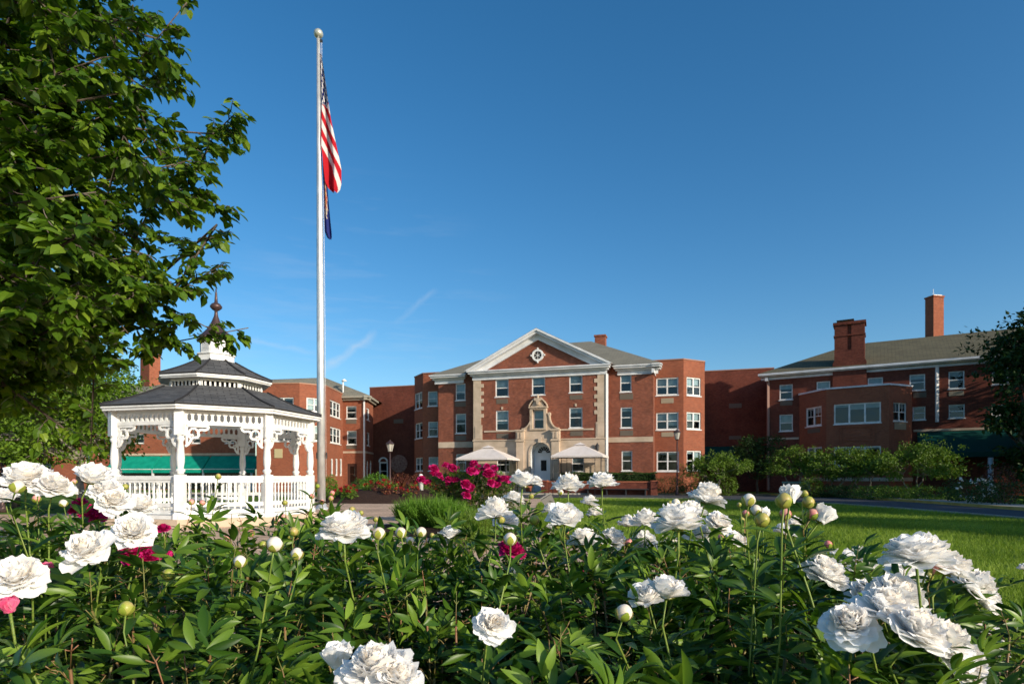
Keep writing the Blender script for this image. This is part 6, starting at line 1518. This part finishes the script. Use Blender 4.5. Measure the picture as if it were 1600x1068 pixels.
for k, (x, y, h_, lb) in enumerate(BL_): bush(x, y, h_, lb, k, 1.0 + .08 * (k % 3))
SWHITE = [ # px, py, width px, kind, lean (dx,dy,dz), optional Y
 (40, 745, 62, 'full', (.25, -.3, 1)), (84, 758, 62, 'full', (.4, -.25, 1)), (143, 745, 54, 'full', (.5, -.2, .8)), (6, 776, 40, 'full', (0, -.3, 1)), (180, 783, 58, 'full', (.3, -.5, .8)), (218, 790, 44, 'full', (.3, -.3, .9)), (208, 828, 64, 'full', (.2, -.7, .7)), (136, 857, 74, 'full', (.0, -.7, .8)), (28, 900, 80, 'full', (.1, -.7, .8)),
 (537, 826, 76, 'full', (0, -.15, 1)), (588, 1046, 128, 'bomb', (0, -.25, 1), 1.02), (528, 1030, 50, 'globe', (0, -.1, 1), 1.12), (705, 832, 38, 'cup', (0, -.1, 1)), (774, 800, 58, 'full', (0, 0, 1)), (817, 752, 48, 'full', (.1, -.1, 1)), (804, 779, 34, 'full', (.2, -.2, 1)), (888, 757, 48, 'full', (0, -.1, 1)), (941, 753, 46, 'full', (0, -.1, 1)), (883, 808, 55, 'full', (0, -.5, .9)), (922, 784, 34, 'full', (.1, .1, 1)), (912, 844, 48, 'full', (-.1, -.1, 1)), (957, 843, 46, 'full', (.1, -.2, 1)), (982, 817, 33, 'full', (0, 0, 1)), (1005, 846, 42, 'full', (.1, -.4, .9)),
 (771, 975, 64, 'bomb', (.15, -.5, .5), 1.18), (1042, 922, 66, 'cup', (.1, -.1, 1), 1.45), (1010, 930, 56, 'cup', (-.3, -.3, .9), 1.62), (1060, 816, 76, 'full', (0, 0, 1)), (1104, 777, 62, 'full', (.25, -.1, 1)), (1123, 816, 48, 'full', (.3, -.4, .8)), (1150, 843, 36, 'full', (.2, -.5, .8)), (1234, 777, 38, 'globe', (.1, 0, 1)), (1284, 809, 32, 'globe', (.6, 0, .8)), (1226, 828, 36, 'full', (.1, 0, .9)), (1192, 808, 24, 'globe', (0, 0, 1)),
 (1288, 895, 66, 'full', (.3, -.3, .8)), (1318, 872, 40, 'cup', (0, 0, 1)), (1346, 871, 42, 'full', (.1, 0, 1)), (1338, 893, 30, 'full', (.1, -.1, 1)), (1430, 864, 84, 'full', (-.1, 0, 1)), (1482, 886, 70, 'bomb', (.4, -.1, .9)), (1522, 918, 66, 'bomb', (.5, -.3, .8)), (1415, 898, 50, 'full', (.0, -.4, .8)), (1328, 975, 80, 'bomb', (-.3, -.5, .8), 1.22), (1385, 950, 92, 'bomb', (.2, -.3, 1)), (1432, 986, 98, 'bomb', (.35, -.4, .9)), (1502, 1032, 84, 'bomb', (.4, -.4, .8)), (1510, 965, 46, 'full', (.2, -.1, 1)), (1545, 990, 38, 'full', (.2, -.2, 1)), (1600, 886, 18, 'full', (0, 0, 1)), (862, 853 - 30, 22, 'full', (0, .2, 1)), (1240, 815, 24, 'full', (0, 0, 1))]
SWHITE += [(1008, 812, 44, 'full', (0, -.1, 1)), (1090, 835, 46, 'full', (.1, -.3, 1)), (1045, 850, 34, 'full', (0, -.3, 1)), (1080, 800, 50, 'full', (0, 0, 1)), (1455, 872, 70, 'bomb', (.2, -.2, 1)), (1400, 930, 70, 'full', (.1, -.4, .9)), (1470, 1005, 86, 'bomb', (.4, -.4, .9)), (1360, 930, 60, 'full', (-.1, -.4, .9)), (1540, 940, 48, 'bomb', (.5, -.3, .8)), (1300, 912, 44, 'full', (.3, -.4, .8)), (1370, 885, 30, 'full', (.1, -.2, 1)), (165, 765, 46, 'full', (.4, -.4, .8)), (160, 738, 36, 'full', (.4, -.2, .9)), (62, 748, 56, 'full', (.3, -.25, 1)), (560, 838, 40, 'full', (.3, -.3, .9)), (620, 1058, 80, 'bomb', (.3, -.4, 1), 1.0), (835, 752, 30, 'full', (.3, 0, .9)), (930, 800, 28, 'full', (0, -.1, 1)), (860, 795, 26, 'full', (-.2, 0, 1)), (790, 812, 40, 'full', (.1, -.3, 1)), (1550, 1010, 40, 'full', (.2, -.2, 1))]
SMAG = [(200, 858, 30, 'full', (-.1, -.5, .8)), (228, 856, 26, 'full', (0, -.4, .9)), (790, 852, 22, 'full', (0, -.3, 1)), (812, 864, 22, 'full', (.2, -.3, 1)), (115, 798, 18, 'full', (0, -.3, 1)), (125, 787, 24, 'full', (0, -.3, 1)), (138, 800, 30, 'full', (.1, -.4, .9)), (152, 809, 26, 'full', (.1, -.4, .9)), (214, 862, 42, 'full', (-.1, -.5, .8)), (236, 868, 34, 'full', (.2, -.5, .8)), (255, 825, 24, 'full', (.1, -.4, .9)), (800, 859, 38, 'full', (0, -.3, 1)), (970, 902, 20, 'globe', (0, -.1, 1)), (179, 838, 18, 'full', (0, -.2, 1)), (265, 868, 14, 'globe', (0, 0, 1)), (914, 897, 11, 'globe', (0, 0, 1)), (195, 838, 16, 'full', (0, 0, 1))]
SPINK = [(14, 948, 34, 'globe', (0, -.2, 1)), (72, 892, 22, 'globe', (0, 0, 1))]
def nearest(x, y, behind=None):
    return min(BUSH[:22], key=lambda b: (b[1] - x) ** 2 + (b[2] - y) ** 2)
def place(lst, m, real=.135, ymax=3.5):
    for i, f_ in enumerate(lst):
        px, py, wpx, kind, ax = f_[:5]
        if kind == 'full' and len(f_) == 5 and i % 3 == 1: kind = 'bomb'
        elif kind == 'full' and wpx < 56 and i % 4 == 2: kind = 'cup'
        wpx = wpx * (1.12 if px > 1280 else 1.0); scl = {'full': 1, 'bomb': 1.0, 'cup': .9, 'globe': .50}[kind]
        d_real = real * scl
        Y = f_[5] if len(f_) > 5 else min(ymax, max(1.12, d_real * F / wpx))
        p = at(px, py, Y); r_ = wpx / F * Y / 2 * {'globe': 1.30, 'cup': 1.08}.get(kind, 1.0) / (1.06 if kind == 'bomb' else 1.0)
        b = nearest(p[0], p[1]); bx = np.array([b[1], b[2], .0]); base = p * .55 + bx * .45; base[2] = min(b[3] * .55, p[2] - .18)
        flower(kind, m, b[0], p, r_, ax, base, seed=i)
place(SWHITE, M['petal_white']); place(SMAG, M['petal_magenta'], .11, 2.35); place(SPINK, M['petal_pink'], .09)
BUDS = [(197, 950, 22, 'g'), (263, 897, 18, 'g'), (429, 850, 24, 'w'), (464, 865, 19, 'w'), (411, 851, 13, 'g'), (465, 846, 11, 'g'), (459, 830, 14, 'g'), (453, 838, 10, 'g'), (425, 881, 10, 'p'), (550, 796, 10, 'g'), (564, 801, 8, 'g'), (587, 811, 8, 'g'), (540, 865, 9, 'g'), (592, 833, 19, 'w'), (626, 832, 17, 'w'), (641, 845, 13, 'w'), (658, 831, 16, 'w'), (579, 845, 9, 'p'), (595, 853, 9, 'p'), (521, 878, 9, 'g'), (445, 785, 8, 'g'),
 (153, 985, 15, 'g'), (190, 1007, 15, 'g'), (375, 877, 19, 'w'), (392, 882, 11, 'g'), (356, 839, 9, 'p'), (392, 833, 11, 'p'), (299, 784, 9, 'p'), (316, 785, 9, 'p'), (341, 744, 9, 'g'), (130, 885, 12, 'w'), (99, 786, 12, 'w'), (27, 760, 20, 'w'), (177, 825, 11, 'g'), (196, 760, 9, 'g'), (503, 784, 8, 'p'), (517, 778, 8, 'p'), (519, 770, 8, 'p'), (496, 759, 7, 'g'), (487, 775, 8, 'p'), (455, 817, 9, 'p'), (443, 807, 9, 'p'), (432, 814, 9, 'p'), (483, 826, 10, 'g'), (116, 752, 8, 'p'), (57, 779, 12, 'p'),
 (835, 812, 15, 'g'), (799, 892, 15, 'w'), (797, 842, 20, 'w'), (879, 880, 12, 'w'), (885, 831, 8, 'p'), (1031, 863, 9, 'w'), (982, 847, 12, 'p'), (975, 957, 26, 'w'), (990, 977, 17, 'w'), (876, 769, 9, 'w'), (702, 979, 9, 'g'), (1056, 786, 14, 'w'), (1075, 790, 12, 'p'), (1066, 787, 9, 'g'), (1047, 786, 9, 'g'), (783, 812, 12, 'g'), (871, 820, 12, 'g'), (1036, 905, 16, 'g'), (716, 835, 10, 'g'), (675, 836, 8, 'g'), (679, 848, 8, 'g'), (830, 775, 8, 'g'),
 (1170, 781, 20, 'w'), (1181, 797, 17, 'w'), (1191, 812, 22, 'g'), (1165, 802, 11, 'p'), (1159, 812, 9, 'g'), (1227, 803, 18, 'p'), (1225, 782, 24, 'g'), (1257, 771, 11, 'g'), (1263, 784, 18, 'g'), (1270, 803, 18, 'p'), (1294, 850, 12, 'p'), (1126, 839, 9, 'p'), (1155, 788, 7, 'g'), (1462, 887, 20, 'p'), (1451, 900, 13, 'g'), (1515, 923, 14, 'g'), (1489, 912, 16, 'p'), (1563, 967, 14, 'g'), (1391, 916, 11, 'p'), (1288, 905, 10, 'g'), (1316, 880, 12, 'g'), (1425, 930, 8, 'g')]
for px, py, w_, tone in BUDS:
    Y = min(3.4, max(1.15 if py > 940 else 1.35, .034 * F / w_)); p = at(px, py, Y); r_ = w_ / F * Y / 2; b = nearest(p[0], p[1]); base = p * .5 + np.array([b[1], b[2], 0]) * .5; base[2] = min(b[3] * .62, p[2] - .14)
    ax = (NP.normal() * .25, NP.normal() * .25, 1); bud(b[0], p, r_, tone, base, ax)
# small leaves on the flower stems rising above the foliage
TP, TD, TS = {}, {}, {}
for lst in (SWHITE, SMAG):
    pass

# magenta peony bush behind (mid distance) 
MX, MY = PT(728, 16.6); 
mg = [PT(700, 16.8), PT(728, 16.4), PT(757, 16.6), PT(782, 17.0)]
lbm = ['magenta peony bush on the path side of the group, beside the bollard light', 'magenta peony bush with the lowest hanging magenta bloom', 'magenta peony bush before the left canvas gazebo', 'magenta peony bush nearest the white peony blooms']
MB_ = []
for k, (x, y) in enumerate(mg):
    bush(x, y, 1.36 if k in (1, 2) else 1.24, lbm[k], k + 1, 1.05, group='magenta peony bushes'); MB_.append(BUSH[-1])
MAGF = [(678, 732, 18), (686, 741, 12), (697, 727, 13), (707, 731, 16), (713, 732, 12), (677, 740, 13), (702, 748, 16), (712, 749, 13), (700, 756, 10), (728, 757, 17), (735, 762, 16), (729, 773, 15), (740, 724, 16), (737, 735, 16), (745, 737, 12), (757, 733, 12), (764, 739, 17), (770, 741, 16), (775, 747, 14), (767, 754, 15), (776, 756, 16), (761, 728, 12), (773, 731, 10), (786, 747, 12), (794, 748, 13), (659, 749, 14), (668, 752, 11), (748, 728, 9), (690, 747, 9)]
for i, (px, py, w_) in enumerate(MAGF):
    b = min(MB_, key=lambda b_: abs((px - 800) / F * 16.5 - b_[1])); Y = b[2] - .50 + R.uniform(-.15, .1); p = at(px, py, Y); base = p * .6 + np.array([b[1], b[2], 0]) * .4; base[2] = p[2] - .3
    flower('full', M['petal_magenta'], b[0], p, w_ / F * Y / 2 * R.uniform(.85, 1.1), (R.uniform(-.5, .6), R.uniform(-.8, -.1), .8), base, seed=i)
# feathery ornamental plants in front
def feather(px, Y, w_, h_, n, m, label, name, group, lw=.012, el0=.9):
    x, _ = PT(px, Y); t = thing(name, label, 'plant', (x, Y, 0), group)
    a = NP.uniform(0, 2 * pi, n); r_ = w_ / 2 * np.sqrt(NP.uniform(0, 1, n)) * .7; el = NP.uniform(el0, 1.5, n); b = np.stack([x + r_ * np.cos(a), Y + r_ * np.sin(a) * .8, np.full(n, 0.02)], 1); d = np.stack([np.cos(a) * np.cos(el), np.sin(a) * np.cos(el), np.sin(el)], 1)
    TV = np.array([[0, lw, 0], [0, -lw, 0], [.55, -lw, .03], [.55, lw, .03], [1, -.001, -.08], [1, .001, -.08]]); TQ = np.array([[0, 1, 2, 3], [3, 2, 4, 5]])
    V, Q, Tn = stamp(TV, TQ, b, frames(d, unit(n)), NP.uniform(.7, 1.1, n) * h_ * (1 - .25 * (r_ / (w_ / 2)) ** 2), np.clip(NP.normal(.5, .25, n), 0, 1)); npmesh('blades', V, Q, m, t, Tn)
    # side leaves
    k = n * 4; ii = NP.randint(0, n, k); tt = NP.uniform(.25, 1, k); hh_ = h_ * .9 * (1 - .25 * (r_[ii] / (w_ / 2)) ** 2); pp = b[ii] + d[ii] * (tt * hh_)[:, None]; pp[:, 2] -= .05 * tt
    leaves('leaves', pp, unit(k) * .7 + d[ii] * .6, .05 if lw < .015 else .07, m, t); return t
feather(650, 15.0, 1.0, .78, 900, M['leaf_lime'], 'feathery light green clump beside the tan path', 'feathery_plant', 'feathery green clumps before the magenta peonies')
feather(672, 14.6, 1.1, .85, 1000, M['leaf_lime'], 'tallest feathery green clump before the magenta peonies', 'feathery_plant', 'feathery green clumps before the magenta peonies')
feather(703, 14.2, 1.0, .74, 900, M['leaf_lime'], 'feathery green clump below the lowest magenta bloom', 'feathery_plant', 'feathery green clumps before the magenta peonies')
for px, Y, h_, lb in ((722, 11.5, .66, 'leafy light green stems beside the mulch and small white bloom'), (742, 12.0, .72, 'leafy light green stems left of the tall white blooms'), (760, 13.0, .72, 'leafy light green stems behind the tall white blooms'), (790, 13.5, .75, 'leafy light green stems at the lawn edge'), (740, 10.4, .5, 'short leafy green stems nearest the front peony bed')):
    feather(px, Y, .8, h_, 160, M['leaf_shrub'], lb, 'leafy_perennial', 'leafy perennials before the lawn', .006, 1.1)

# ------------------------------------------------------------------ lawn blades
def in_poly(P, poly):
    x, y = P[:, 0], P[:, 1]; c = np.zeros(len(P), bool); n = len(poly)
    for i in range(n):
        (x0, y0), (x1, y1) = poly[i], poly[(i + 1) % n]; cond = ((y0 > y) != (y1 > y)) & (x < (x1 - x0) * (y - y0) / (y1 - y0 + 1e-12) + x0); c ^= cond
    return c
lawn_poly = [(3.3, 4.2), (3.0, 6), (2.2, 9), (1.0, 13), (.6, 18), (.9, 24), (1.3, 30), (2.5, 36), (5, 37), (10, 35.4), (13.2, 32.7), (15.2, 28.5), (15.5, 24.5), (15.4, 18.3), (15, 12), (14.6, 3)]
n = 300000; Yr = 3.5 + (37 - 3.5) * NP.uniform(0, 1, n) ** 1.9; u = NP.uniform(-.02, .88, n); P_ = np.stack([u * Yr, Yr], 1); P_ = P_[in_poly(P_, lawn_poly)]
n = len(P_); a = NP.uniform(0, 2 * pi, n); el = NP.uniform(.7, 1.45, n); d = np.stack([np.cos(a) * np.cos(el), np.sin(a) * np.cos(el), np.sin(el)], 1); sc_ = NP.uniform(.035, .06, n) * (1 + P_[:, 1] * .035)
TV = np.array([[0, .06, 0], [0, -.06, 0], [1, -.01, -.1], [1, .01, -.1]]); TQ = np.array([[0, 1, 2, 3]])
pz = np.c_[P_, np.full(n, .0)]; lf = .5 + .28 * np.sin(P_[:, 0] * 1.3 + np.sin(P_[:, 1] * .7)) * np.sin(P_[:, 1] * .9) ; V, Q, Tn = stamp(TV, TQ, pz, frames(d, unit(n)), sc_, np.clip(lf + NP.normal(0, .22, n), 0, 1)); tag(npmesh('grass', V, Q, M['grassblade'], None, Tn, smooth=False), kind='stuff')
